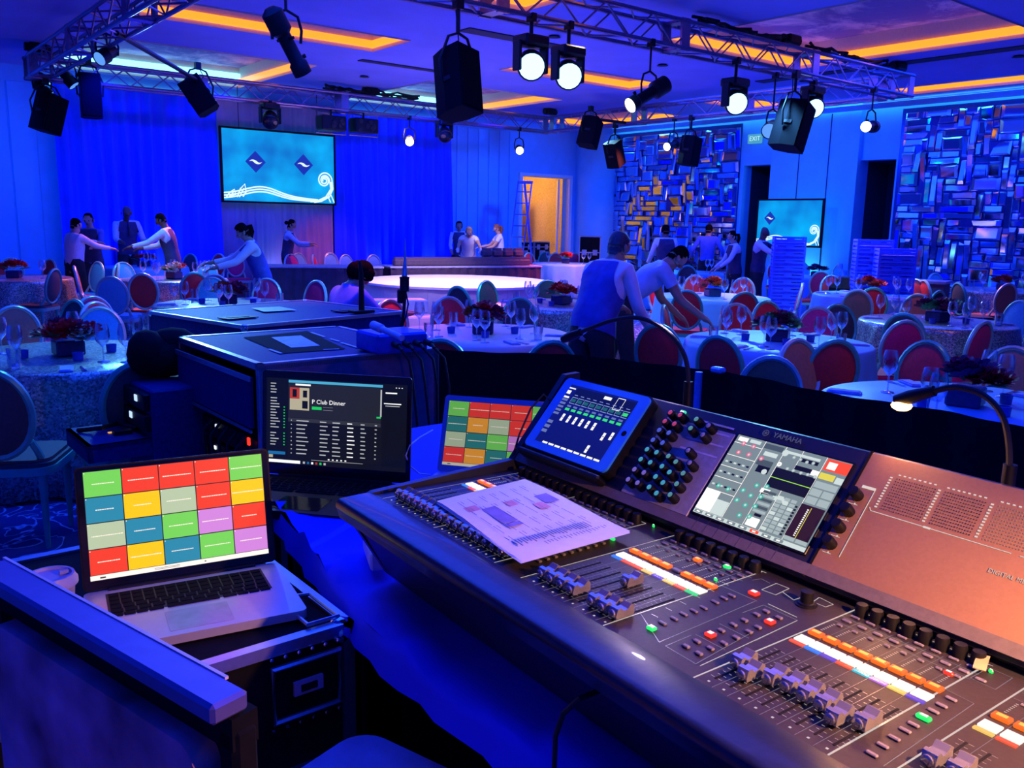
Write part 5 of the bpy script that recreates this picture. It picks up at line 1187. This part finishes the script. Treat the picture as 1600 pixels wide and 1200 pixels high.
CP=chair_parts(); CME={}
def cmesh(part,m):
    k=(part,m.name)
    if k not in CME: CME[k]=CP[part].mesh(part,m,True,45)
    return CME[k]
def make_chair(fr,fa):
    t=bpy.data.objects.new('oval_back_chair',None); COL.objects.link(t); t.empty_display_size=.1
    link('backrest',cmesh('backrest',fa),t,(0,-.235,ZB_),(TL,0,0)); link('back_frame',cmesh('back_frame',fr),t,(0,-.235,ZB_),(TL,0,0))
    link('seat',cmesh('seat',fa),t); link('seat_rail',cmesh('seat_rail',fr),t)
    for x,y in ((-.17,-.16),(.17,-.16),(-.18,.17),(.18,.17)): link('leg',cmesh('leg',fr),t,(x,y,0))
    return t
FK={'r':(frm,fabR,'red-cushioned'),'m':(frm,fabP,'magenta-lit'),'b':(frm,fabB,'blue-lit'),'d':(frmt,fabD,'shaded'),'t':(frmt,fabR,'dark red, grey-framed'),'n':(frm,fabN,'brown-lit')}
PRO={}
ch=[ # px, y of the top of the back, kind, table
 (22,403,'b',10),(47,417,'d',10),(33,389,'r',10),(62,384,'r',10),(82,409,'b',10),(107,411,'r',10),(85,421,'d',0),(113,427,'b',0),(145,414,'n',11),(172,431,'b',11),(152,450,'r',0),(175,462,'m',0),
 (207,441,'r',11),(280,432,'t',11),(385,435,'m',12),(250,485,'b',0),(100,487,'n',0),(203,562,'d',0),(2,572,'d',0),(212,392,'r',13),(187,390,'d',13),(207,411,'b',11),(300,411,'b',11),(158,396,'r',13),
 (352,383,'m',14),(330,396,'m',12),(347,414,'b',12),(410,383,'b',14),(460,383,'m',14),(467,393,'r',14),(510,386,'m',14),(545,392,'r',14),(590,381,'b',14),(645,382,'b',14),(680,384,'b',14),
 (466,438,'m',12),(513,448,'n',12),(617,472,'r',1),(728,444,'d',2),(789,440,'d',2),(740,470,'r',1),(778,464,'d',1),(845,475,'m',1),(890,472,'d',2),(862,439,'d',2),
 (868,397,'r',15),(850,388,'r',15),(880,383,'b',15),(903,398,'r',15),(922,393,'m',15),(945,385,'b',15),(835,389,'d',15),(695,527,'t',1),(862,529,'t',1),(912,494,'b',2),
 (1030,430,'r',3),(1087,429,'r',3),(1162,433,'r',3),(1072,452,'t',3),(1160,455,'t',3),(1066,475,'r',4),(1168,473,'r',4),(1030,500,'t',4),(1145,524,'t',4),(1224,551,'n',4),(1304,534,'t',4),
 (1072,406,'b',16),(1098,396,'m',16),(1070,413,'d',16),(1117,409,'d',16),(1212,409,'r',7),(1228,440,'r',3),(1240,455,'t',4),(1263,424,'r',7),(1280,430,'m',7),(1252,409,'b',7),(1316,411,'b',7),
 (1328,430,'r',6),(1367,417,'m',6),(1388,422,'r',6),(1360,449,'t',6),(1343,459,'n',6),(1322,477,'d',4),(1285,481,'m',4),(1392,497,'m',5),(1448,493,'d',5),(1424,530,'t',9),(1456,515,'m',5),(1360,547,'n',9),(1475,439,'r',8),(1452,453,'d',6),
 (1442,462,'n',5),(1505,441,'d',8),(1512,452,'n',8),(1567,469,'b',5),(1530,559,'n',9),(1592,502,'d',5),(1588,525,'m',9),(1405,434,'r',6),(1545,432,'b',8)]
# people list first (chairs keep clear of them)
ppl=[('man',105,13.2),('man',134,14.2),('man',191,15.6),('man',262,13.6),('woman',386,10.6),('woman',441,17.3),('boy',552,7.6),('woman',712,20.6),('woman',727,19.4),('woman',763,19.3),
     ('man',940,6.4),('man',990,7.8),('man',1040,16.2),('man',1103,18.0),('woman',1148,15.4),('man',1186,15.3)]
PP_=[atD(px,D) for _,px,D in ppl]
C=[]
for px,yt,k,ti in ch:
    p=atz(px,yt,.935); T=TP_[ti]; q=Vector((p.x,p.y,0)); f=(T-q); f.z=0
    if f.length<.1: f=Vector((0,1,0))
    if f.length>2.4: q=T-f.normalized()*(1.5+.3*random.random()); q.x,q.y=q.x,q.y
    f.normalize(); C.append([q+f*.24,k,ti,px])
for it in range(80):
    for a in C:
        for T in TP_[:14]+TP_[15:]:
            d=a[0]-T; d.z=0
            if d.length<TR+.29: a[0]=T+d.normalized()*(TR+.29)
        for T in PP_:
            d=a[0]-T; d.z=0
            if d.length<.42: a[0]=a[0]+d.normalized()*(.42-d.length)*.5
        d=a[0]-Vector((sp.x,sp.y,0))
        if d.length<1.98: a[0]=Vector((sp.x,sp.y,0))+d.normalized()*1.98
        for g0,g1 in ((A1,A2),(A2,A3)):
            e=(g1-g0); e.z=0; L_=e.length; e.normalize(); tt=(a[0]-g0).dot(e)
            if -.3<tt<L_+.3:
                nn_=Vector((-e.y,e.x,0)); dd=(a[0]-g0).dot(nn_)
                if abs(dd)<.72: a[0]=a[0]+nn_*((.72 if a[2]==14 or dd>0 else -.72)-dd)
        if a[0].y>16.5: a[0].y=16.5
        # keep beyond the long tables
    for i in range(len(C)):
        for j in range(i):
            d=C[i][0]-C[j][0]; d.z=0; L=d.length
            if 1e-4<L<.53: s=d.normalized()*(.53-L)/2; C[i][0]+=s; C[j][0]-=s
for c_ in C: c_[0].z=0
TW={47:50,85:-60,152:55,175:35,158:55,33:40,62:-50,728:60,513:-45,912:50,1030:45,1066:35,1098:-50,1228:-35,1240:40,1263:-50,1322:40,1392:35,1424:-38,1456:52,1588:-42,1592:30,1505:-40,1512:50,1452:35,1475:-25,903:-40,922:35,1168:15,1145:-12,545:40,352:-35}
SIDE={}
def pxof(q): d=q-CAM; return d.dot(Vector((cR.x,cR.y,cR.z)))/d.dot(cF)
def side(T,q):
    v=T-CAM; v.z=0; v.normalize(); r=Vector((v.y,-v.x,0)); d=(q-T); a=math.degrees(math.atan2(d.dot(r),-d.dot(v)))
    return 'near side' if abs(a)<45 else ('right side' if 45<=a<135 else ('left side' if -135<a<=-45 else 'far side'))
grp={}
for c_ in C:
    s=side(TP_[c_[2]],c_[0]); grp.setdefault((c_[2],s,c_[1]),[]).append(c_)
ORD_=['first','second','third','fourth','fifth','sixth','seventh','eighth','ninth','tenth','eleventh','twelfth','thirteenth','fourteenth','fifteenth']
def shortlab(s,n=16):
    w=s.split(); return ' '.join(w[:n])
TS=['the near left sequinned table','the table right of the rack cases','the sequinned table right of the stage','the table beyond the leaning waiters','the large pale-blue table','the green sequinned table','the table by the right crates','the far table before the small screen','the far table at the right edge','the lower right table behind the drape','the far left-edge table','the table below the three waiters','the table behind the closed flight case','the farthest left table','the long table below the screen','the table near the tan doorway','the far table below the mirrors']
for (ti,s,k),L in grp.items():
    L.sort(key=lambda a:a[3])
    for i,c_ in enumerate(L):
        fr,fa,nm=FK[k]
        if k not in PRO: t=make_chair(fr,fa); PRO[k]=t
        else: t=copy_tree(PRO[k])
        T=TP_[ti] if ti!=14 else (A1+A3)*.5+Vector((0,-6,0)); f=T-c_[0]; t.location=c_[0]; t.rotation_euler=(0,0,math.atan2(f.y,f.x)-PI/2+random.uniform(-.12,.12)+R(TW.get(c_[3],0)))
        lab=nm+' oval-backed chair, '+('' if len(L)==1 else ORD[i]+' from left ')+s.replace(' side','')+' side of '+TS[ti]
        tag(t,shortlab(lab,16),'chair','oval-backed chairs around the banquet tables')
# ---------------------------------------------------------------- glasses, centrepieces, place settings
gm=MB().lathe([(.034,0),(.033,.003),(.006,.006),(.004,.012),(.004,.085),(.012,.095),(.034,.12),(.041,.15),(.038,.19),(.031,.22)],14,cap=False).lathe([(.034,0),(.001,0)],14,cap=False).mesh('wine_glass',glass,True,80)
gt=MB().lathe([(.001,0),(.030,0),(.033,.01),(.036,.11),(.034,.11),(.031,.012),(.001,.01)],14,cap=False).mesh('tumbler',glass,True,80)
ZT=.745
ngl=[10,13,9,8,12,11,9,4,8,7,5,9,10,4,4,3,3]
for ti,n in enumerate(ngl):
    if ti==14: continue
    T=TP_[ti]; L=[]; rnd=random.Random(ti*7+1); big=1.15 if T.length>11 else 1.08
    for i in range(n):
        a=2*PI*(i//2)/(max(1,(n+1)//2))+.35*ti; r=.47+(.07 if i%2 else -.05); a+=.16*(i%2)+rnd.uniform(-.05,.05)
        q=T+Vector((r*math.cos(a),r*math.sin(a),0)); L.append((q,(i%4==3)))
    R_=Vector((cR0.x,cR0.y,0)); L.sort(key=lambda g:(g[0].dot(R_)/(g[0].dot(Vector((math.sin(AZ),math.cos(AZ),0))))))
    cn={0:0,1:0}
    for q,tum in L:
        cn[tum]+=1; o=link('tumbler' if tum else 'wine_glass',gt if tum else gm,None,(q.x,q.y,ZT),(0,0,0),(big,big,big))
        tag(o,('clear tumbler, ' if tum else 'stemmed wine glass, ')+ORD[cn[tum]-1]+' from left on '+TS[ti],'glass','glasses on the banquet tables')
flr=mat('flower_red',(.65,.02,.03),.6,0,.3,40); flo=mat('flower_orange',(.8,.12,.02),.6,0,.3,40); flw=mat('flower_cream',(.6,.5,.3),.6,0,.3,40); flg=mat('leaf_green',(.05,.35,.12),.6,0,.3,40); flp=mat('flower_plum',(.2,.01,.08),.6,0,.3,40)
vase=mat('vase_navy',(.02,.02,.10),.25)
def flower_mesh(m):
    b=MB()
    for lay,(nn,r0,r1,h0,h1,w_) in enumerate(((8,.012,.056,.0,.016,.020),(7,.010,.042,.010,.034,.017),(5,.006,.022,.018,.042,.012))):
        for k in range(nn):
            a=2*PI*k/nn+lay*.4; c_,s_=math.cos(a),math.sin(a)
            pt=lambda r,t,z:(r*c_-t*s_,r*s_+t*c_,z)
            rm=(r0+r1)/2
            b.add([pt(r0,0,h0),pt(rm,w_,h0+(h1-h0)*.4+.004),pt(r1,w_*.5,h1),pt(r1+.003,-w_*.4,h1-.003),pt(rm,-w_,h0+(h1-h0)*.4+.004),pt(rm,0,h0+(h1-h0)*.25)],[(0,5,4),(0,1,5),(1,2,5),(2,3,5),(3,4,5)])
    b.ell((0,0,.02),(.012,.012,.02),6,4); return b.mesh('flower_head',m)
FM={k:flower_mesh(m) for k,m in (('r',flr),('o',flo),('w',flw),('p',flp),('g',flg))}
lfm=MB().add([(0,0,0),(.02,.03,.01),(0,.09,.0),(-.02,.03,.01)],[(0,1,2,3)]).add([(0,0,-.001),(.02,.03,.009),(0,.09,-.001),(-.02,.03,.009)],[(3,2,1,0)]).mesh('leaf',flg)
mixes=['rrrwpr','pprrog','rroopr','orrrop','gppgrp','pgprgp','orprro','ppp','ropr','rpp','rr','rwwpr','rorrp','rpr','roo','rr','pp']
for ti,mx in enumerate(mixes):
    if ti==14: continue
    T=TP_[ti]; t=thing('flower_centrepiece',('red' if mx.count('r')>=len(mx)/3 else 'dark plum')+' flower centrepiece in a navy box on '+TS[ti],'flowers',(T.x,T.y,ZT),ti*.9,'centrepieces on the banquet tables')
    ob('vase',MB().box((0,0,.05),(.17,.17,.10),bev=.01),vase,t); rnd=random.Random(ti)
    n=15 if T.length<13 else 8
    for i in range(n):
        a=rnd.random()*2*PI; r=.15*math.sqrt(rnd.random()); k=mx[i%len(mx)]
        link('flower_head',FM[k],t,(r*math.cos(a),r*math.sin(a),.115+.07*(1-r/.16)+rnd.uniform(0,.03)),(rnd.uniform(-.5,.5),rnd.uniform(-.5,.5),a),(rnd.uniform(1.2,1.7),)*3)
    for i in range(7): a=rnd.random()*2*PI; link('leaf',lfm,t,(.1*math.cos(a),.1*math.sin(a),.115),(rnd.uniform(0,.6),0,a-PI/2),(1.5,)*3)
# napkin, votives and cutlery on the near tables
vt=MB().lathe([(.03,0),(.034,.05),(.028,.05),(.025,.015),(.001,.015)],12).mesh('votive',mat('votive_blue',(.03,.06,.4),.15),True)
pls=MB().lathe([(.001,.003),(.07,.003),(.075,.001),(.078,.003),(.105,.012),(.108,.015),(.075,.007),(.001,.006)],28).mesh('plate',mat('plate_glaze',(.7,.7,.72),.15),True)
cut=MB().box((0,-.03,.002),(.012,.11,.003)).box((0,.06,.002),(.022,.07,.003)).mesh('cutlery',chrome)
nap=MB().box((0,0,.004),(.07,.18,.008)).box((.005,0,.010),(.06,.16,.006)).mesh('napkin',mat('napkin_blue',(.35,.4,.75),.8))
for ti in (0,1,2,4,5,6,9,12):
    T=TP_[ti]
    for nm,me_,n_,r_,off,lab,cat in (('votive',vt,4,.26,0,'small dark blue votive glass','candle holder'),('napkin',nap,6,.60,.3,'folded pale napkin','napkin'),('fork',cut,6,.60,.44,'small shiny fork','cutlery')):
        Q=[]
        for k in range(n_):
            a=2*PI*k/n_+off+ti; Q.append((T+Vector((r_*math.cos(a),r_*math.sin(a),ZT)),a))
        Q.sort(key=lambda q:pxof(q[0]))
        for k,(q,a) in enumerate(Q): tag(link(nm,me_,None,q,(0,0,a-PI/2)),lab+', '+ORD[k]+' from left, on '+TS[ti],cat,lab.split()[-1]+'s on '+TS[ti])
# ================================================================ people
skA=mat('skin_light',(.60,.36,.26),.55,0,.05,20); skB=mat('skin_dark',(.13,.06,.04),.5,0,.05,20); skC=mat('skin_medium',(.40,.22,.14),.55,0,.05,20)
shW=mat('shirt_white',(.75,.75,.8),.8,0,.08,14,.2); shBl=mat('shirt_blue',(.08,.14,.6),.8,0,.1,14,.2); shLt=mat('shirt_light_blue',(.35,.5,.75),.8,0,.1,14,.2); vst=mat('vest_dark',(.035,.03,.09),.75,0,.2,14,.2); vstb=mat('vest_navy',(.04,.06,.35),.7,0,.2,14,.2); trs=mat('trousers_black',(.015,.015,.02),.8,0,.2,14,.2)
hrD=mat('hair_dark',(.008,.006,.006),.9,0,.4,60,.4,spec=.0); hrR=mat('hair_auburn',(.22,.06,.02),.5,0,.4,60,.4); hrB=mat('hair_blond',(.5,.3,.12),.5,0,.4,60,.4); hrG=mat('hair_grey',(.03,.03,.05),.6,0,.4,60,.4); tiem=mat('tie_dark',(.02,.01,.03),.6); eyem=mat('eye_dark',(.02,.02,.03),.2); glv=mat('glove_white',(.8,.8,.78),.7)
def person(px,D,face,label,H=1.7,lean=0,head=0,arms=((20,20,10),(20,20,10)),skin=skA,shirt=shW,vest=None,trouser=trs,hair=hrD,hs='short',seated=False,z=0,sleeve='long',turn=0,bulk=1.0,extra=None,stride=8):
    """arms: (shoulder forward deg, elbow bend deg, outward deg) left,right; face: direction in degrees relative to the camera's view, 0 = facing away, 90 = facing right."""
    base=atD(px,D,z); s=H/1.7
    yaw=-(AZ+math.atan((px-800)/1369.)+R(face))
    root=thing('person',label,'person',base,yaw)
    J={};E=[];r={};G={}
    def n(k,p,rad,par,tg): J[k]=Vector(p)*s; r[k]=rad*s; G[k]=tg; (E.append((par,k)) if par else None)
    hz=.92 if not seated else .50
    n('pel',(0,0,hz),.125,None,'pel')
    L=Matrix.Rotation(-R(lean),3,'X')
    def up(p): return tuple(Vector((0,0,hz))+L@(Vector(p)-Vector((0,0,.92))))
    n('waist',up((0,.0,1.04)),.112,'pel','torso'); n('chest',up((0,.005,1.22)),.128,'waist','torso'); n('ubk',up((0,-.005,1.35)),.105,'chest','torso')
    n('neck',up((0,.0,1.44)),.052,'ubk','neck')
    hb=Vector(up((0,.015,1.475))); Hm=Matrix.Rotation(-R(lean*.55+head),3,'X')
    Ht=Matrix.Rotation(R(turn),3,'Z')
    def hp_(p): return tuple(hb+Ht@Hm@Vector(p))
    n('h0',hp_((0,.0,.03)),.062,'neck','head'); n('h1',hp_((0,.005,.095)),.084,'h0','head'); n('h2',hp_((0,-.005,.155)),.078,'h1','head')
    n('h3',hp_((0,-.012,.188)),.060,'h2','head'); n('h4',hp_((0,-.012,.206)),.030,'h3','head')
    n('chin',hp_((0,.055,.02)),.034,'h0','head'); n('nose',hp_((0,.105,.085)),.012,'h1','head')
    for q,sx in (('L',-1),('R',1)):
        sf,eb,ou=arms[0 if q=='L' else 1]
        n('sh'+q,up((sx*.165,0,1.385)),.062,'ubk','uarm'); sh=J['sh'+q]/s
        A=R(sf); O=R(ou)
        d=Vector((sx*math.sin(O),math.sin(A)*math.cos(O),-math.cos(A)*math.cos(O))); el=sh+d*.285
        A2=A+R(eb); d2=Vector((sx*math.sin(O)*.35-sx*.12*(eb>30),math.sin(A2),-math.cos(A2))).normalized(); wr=el+d2*.245
        n('um'+q,tuple(sh.lerp(el,.5)),.048,'sh'+q,'uarm'); n('el'+q,tuple(el),.041,'um'+q,'farm'); n('wr'+q,tuple(wr),.028,'el'+q,'farm')
        pm=wr+d2*.055; n('pa'+q,tuple(pm),.030,'wr'+q,'hand')
        sd=d2.cross(Vector((0,0,1))); sd=sd.normalized() if sd.length>.1 else Vector((1,0,0)); nn=sd.cross(d2)
        for f,(o,l) in enumerate(((-.022,.062),(-.008,.074),(.008,.07),(.021,.055))):
            a_=pm+sd*o+d2*.03; b_=a_+d2*l*.5-nn*.008; c_=b_+d2*l*.4-nn*.022
            n('f%d'%f+q+'a',tuple(a_),.011,'pa'+q,'hand'); n('f%d'%f+q+'b',tuple(b_),.0085,'f%d'%f+q+'a','hand'); n('f%d'%f+q+'c',tuple(c_),.0075,'f%d'%f+q+'b','hand')
        a_=wr+d2*.025-sd*.028*sx*-1; n('t'+q+'a',tuple(a_),.011,'wr'+q,'hand'); n('t'+q+'b',tuple(a_+d2*.03+sd*.02*sx),.0095,'t'+q+'a','hand')
        st=sx*R(stride)
        n('hi'+q,(sx*.095,0,hz-.04),.100,'pel','thigh')
        if seated:
            kn=Vector((sx*.12,.42,hz-.02)); an=Vector((sx*.12,.44,.09))
        else:
            kn=Vector((sx*.10,.42*math.sin(st)+.03,hz-.04-.42*math.cos(st))); an=Vector((sx*.105,.80*math.sin(st)-.01,.09))
        n('th'+q,tuple((Vector((sx*.095,0,hz-.04))).lerp(kn,.5)),.082,'hi'+q,'thigh'); n('kn'+q,tuple(kn),.058,'th'+q,'shin'); n('cf'+q,tuple(kn.lerp(an,.35)+Vector((0,-.012,0))),.055,'kn'+q,'shin'); n('an'+q,tuple(an),.038,'cf'+q,'foot')
        n('he'+q,tuple(an+Vector((0,-.03,-.05))),.036,'an'+q,'foot'); n('to'+q,tuple(an+Vector((0,.15,-.062))),.032,'an'+q,'foot')
    keys=list(J); me=bpy.data.meshes.new('b'); me.from_pydata([J[k] for k in keys],[(keys.index(a),keys.index(b)) for a,b in E],[]); o=bpy.data.objects.new('b',me); COL.objects.link(o)
    sk_=o.modifiers.new('s','SKIN'); sk_.use_smooth_shade=True; sb=o.modifiers.new('u','SUBSURF'); sb.levels=2 if D<13 else 1
    sv=me.skin_vertices[0].data
    for i,k in enumerate(keys):
        wd=r[k]; sv[i].radius=(wd,wd); sv[i].use_root=(k=='pel')
        if k in('waist','chest','pel','ubk'): sv[i].radius=(wd*1.28*bulk,wd*.92*bulk)
    dg=bpy.context.evaluated_depsgraph_get(); bm_=bpy.data.meshes.new_from_object(o.evaluated_get(dg)); bpy.data.objects.remove(o); bpy.data.meshes.remove(me)
    bm_.name='body'; bm_.materials.clear(); bm_.materials.append(skin)
    link('body',bm_,root)
    # classify faces by nearest bone
    segs=[]
    for a,b in E: segs.append((J[a],J[b],G[b],b,r[a],r[b]))
    def near(c):
        best=None
        for a,b,tg,k,ra,rb in segs:
            d=b-a; t=max(0,min(1,(c-a).dot(d)/max(1e-9,d.length_squared))); dd=(c-a-d*t).length-(ra+(rb-ra)*t)
            if best is None or dd<best[0]: best=(dd,tg,k,t)
        return best
    V=[v.co.copy() for v in bm_.vertices]; NV=[v.normal.copy() for v in bm_.vertices]; cl=[]
    for f in bm_.polygons: b=near(f.center); cl.append((b[1],b[2],b[3],f.center.copy()))
    def garment(name,m,sel,off,par=root):
        ids=[i for i,c_ in enumerate(cl) if sel(c_)]
        if not ids: return
        mp={};vs=[];fs=[]
        for i in ids:
            ff=[]
            for vi in bm_.polygons[i].vertices:
                if vi not in mp: mp[vi]=len(vs); vs.append(V[vi]+NV[vi]*off*s)
                ff.append(mp[vi])
            fs.append(ff)
        # inner side gives the cloth its thickness
        b=MB(); b.add(vs,fs); n0=len(vs); inv={v:k for k,v in mp.items()}
        return ob(name,b,m,par,True,ang=180)
    if sleeve=='long': garment('shirt',shirt,lambda c_:c_[0] in('torso','uarm','farm') and not (c_[1].startswith('wr') and c_[2]>.92),.008)
    else: garment('shirt',shirt,lambda c_:c_[0] in('torso',) or (c_[0]=='uarm') ,.010); 
    if vest:
        bb=bmesh.new(); bb.from_mesh(bm_); bb.faces.ensure_lookup_table()
        for v_ in bb.verts: v_.co=v_.co+NV[v_.index]*.017*s
        kill=[f for f,c_ in zip(list(bb.faces),cl) if c_[0] not in('torso','pel','uarm','neck','thigh')]
        bmesh.ops.delete(bb,geom=kill,context='FACES')
        def pw_(p): return (Vector((0,0,hz))+L@(Vector(p)-Vector((0,0,.92))))*s
        for co,no in (((0,0,.885),(0,0,-1)),((0,0,1.425),(0,0,1)),((.158,0,1.3),(1,0,.25)),((-.158,0,1.3),(-1,0,.25))):
            bmesh.ops.bisect_plane(bb,geom=bb.verts[:]+bb.edges[:]+bb.faces[:],plane_co=pw_(co),plane_no=(L@Vector(no)),clear_outer=True)
        vm=bpy.data.meshes.new('vest'); bb.to_mesh(vm); bb.free(); vm.materials.append(vest)
        for p_ in vm.polygons: p_.use_smooth=True
        link('vest',vm,root)

    if sleeve=='apron': garment('apron',shirt,lambda c_:c_[0] in('pel','thigh') and c_[3].z>.55*s,.02)
    garment('trousers',trouser,lambda c_:c_[0] in('pel','thigh','shin') or (c_[1].startswith('hi')),.012)
    garment('shoes',blackm,lambda c_:c_[0]=='foot',.008)
    # hair
    Hh=Ht@Hm; Hi=Hh.inverted()
    def hsel(c_):
        if c_[0]!='head' or c_[1] in('chin','nose'): return False
        q=Hi@(c_[3]/s-hb); y,z_=q.y,q.z
        if hs=='bald': return False
        lim=max(.035,min(.172,.105+1.5*y)) if hs=='short' else max(.01,min(.175,.085+1.7*y))
        return z_>lim
    h=garment('hair',hair,hsel,.015 if hs!='short' else .011)
    def HP(p): return hp_(p)
    if hs=='pony':
        q0=Vector(HP((0,-.075,.13)))*s; q1=Vector(HP((0,-.12,.12)))*s
        ob('ponytail',MB().tube([q0,q1,q1+Vector((0,-.015,-.07))*s,q1+Vector((0,-.0,-.15))*s,q1+Vector((0,.02,-.22))*s],[.02*s,.032*s,.034*s,.026*s,.008*s],8),hair,root,True)
    if hs=='bun': ob('hair_bun',MB().ell(Vector(HP((0,-.11,.12)))*s,(.045*s,.045*s,.042*s),10,6),hair,root,True)
    if hs=='mop':
        m=MB()
        for q,rr_ in (((0,-.02,.135),(.098,.10,.085)),((0,-.055,.085),(.092,.07,.085)),((0,.045,.155),(.08,.05,.045)),((-.06,.01,.12),(.045,.07,.06)),((.06,.01,.12),(.045,.07,.06)),((0,.075,.135),(.055,.03,.035))):
            m.ell(Vector(HP(q))*s,tuple(c*s for c in rr_),12,8)
        ob('hair_locks',m,hair,root,True)
    m=MB()
    for sx in (-1,1): m.ell(Vector(HP((sx*.031,.079,.105)))*s,(.011*s,.007*s,.007*s),6,4)
    ob('eyes',m,eyem,root,True)
    m=MB()
    for sx in (-1,1): m.ell(Vector(HP((sx*.083,-.005,.09)))*s,(.010*s,.018*s,.030*s),6,4)
    ob('ears',m,skin,root,True); ob('mouth',MB().ell(Vector(HP((0,.083,.045)))*s,(.022*s,.006*s,.006*s),8,4),mat('lips',(.3,.08,.08),.5),root,True)
    if extra=='tie': ob('tie',MB().tube([Vector(up(p))*s for p in ((0,.085,1.42),(0,.135,1.33),(0,.142,1.2))],[.012,.02,.025],6),tiem,root,True)
    if extra=='gloves': garment('gloves',glv,lambda c_:c_[0]=='hand',.004)
    return root
person(105,13.2,60,'man in a white shirt at the far left reaching both arms forward',1.58,4,5,((75,10,8),(60,20,6)),skA,shW,None,hair=hrD,sleeve='long',bulk=1.2)
person(134,14.2,200,'young man with dark hair behind the man in the white shirt',1.66,2,10,((30,60,8),(40,70,8)),skA,shBl,vst)
person(191,15.6,165,'dark-skinned waiter in vest and tie facing the camera before the blue drape',1.80,2,12,((18,70,14),(24,60,10)),skB,shW,vst,hs='bald',extra='tie')
person(262,13.6,-75,'waiter with dark vest and white sleeves leaning left over the flowers',1.70,10,18,((55,20,6),(40,40,6)),skB,shW,vst)
person(404,10.6,-95,'woman with a long ponytail and vest bending to the left, behind the flight case',1.62,18,22,((45,30,8),(50,30,8)),skC,shW,vstb,hs='pony')
person(441,17.3,100,'waitress with hair in a bun and rolled sleeves in front of the grey drape',1.62,8,10,((35,55,8),(50,40,8)),skC,shLt,vst,hs='bun')
person(515,7.5,60,'young man with a dark mop of hair sitting and looking down, blue shirt',1.80,18,34,((40,45,8),(45,50,8)),skC,shBl,None,hs='mop',seated=True,z=.0)
person(712,20.6,175,'woman in a vest standing behind the kneading pair at the long table',1.64,2,12,((15,45,10),(15,45,10)),skC,shW,vst,hs='bun')
person(727,19.4,178,'blond woman in white bending over the long table toward the camera',1.62,30,18,((60,10,14),(60,10,14)),skA,shW,None,hair=hrB,hs='bun',sleeve='apron',extra='gloves')
person(778,19.9,-100,'auburn-haired woman in a white T-shirt in profile at the long table',1.60,6,14,((35,35,8),(40,40,8)),skA,shW,None,hair=hrR,hs='pony',sleeve='short')
person(925,6.3,42,'large waiter in a blue vest with white sleeves leaning forward, nearest person',1.66,24,4,((25,50,10),(10,35,16)),skC,shW,vstb,hair=hrG,bulk=1.22)
person(965,7.7,75,'man in a light blue T-shirt bent over the table beside the large waiter',1.74,50,24,((20,30,8),(30,25,8)),skC,shLt,None,hair=hrD,sleeve='short')
person(1037,15.6,-15,'waiter with white sleeves and dark vest seen from behind before the mirrors',1.66,4,4,((10,50,16),(12,30,10)),skB,shW,vst,hair=hrD)
person(1103,18.0,10,'man in a plain blue shirt with hands on hips seen from behind',1.68,0,0,((-15,70,32),(-15,70,32)),skC,shBl,None,hair=hrD)
person(1148,15.4,-110,'waitress with a ponytail in profile left of the small screen',1.58,6,8,((30,25,8),(20,30,8)),skA,shW,vst,hs='pony')
person(1183,15.3,110,'balding dark waiter reaching right toward the crates at the small screen',1.66,5,8,((70,12,6),(60,20,8)),skB,shW,vst,hs='bald')
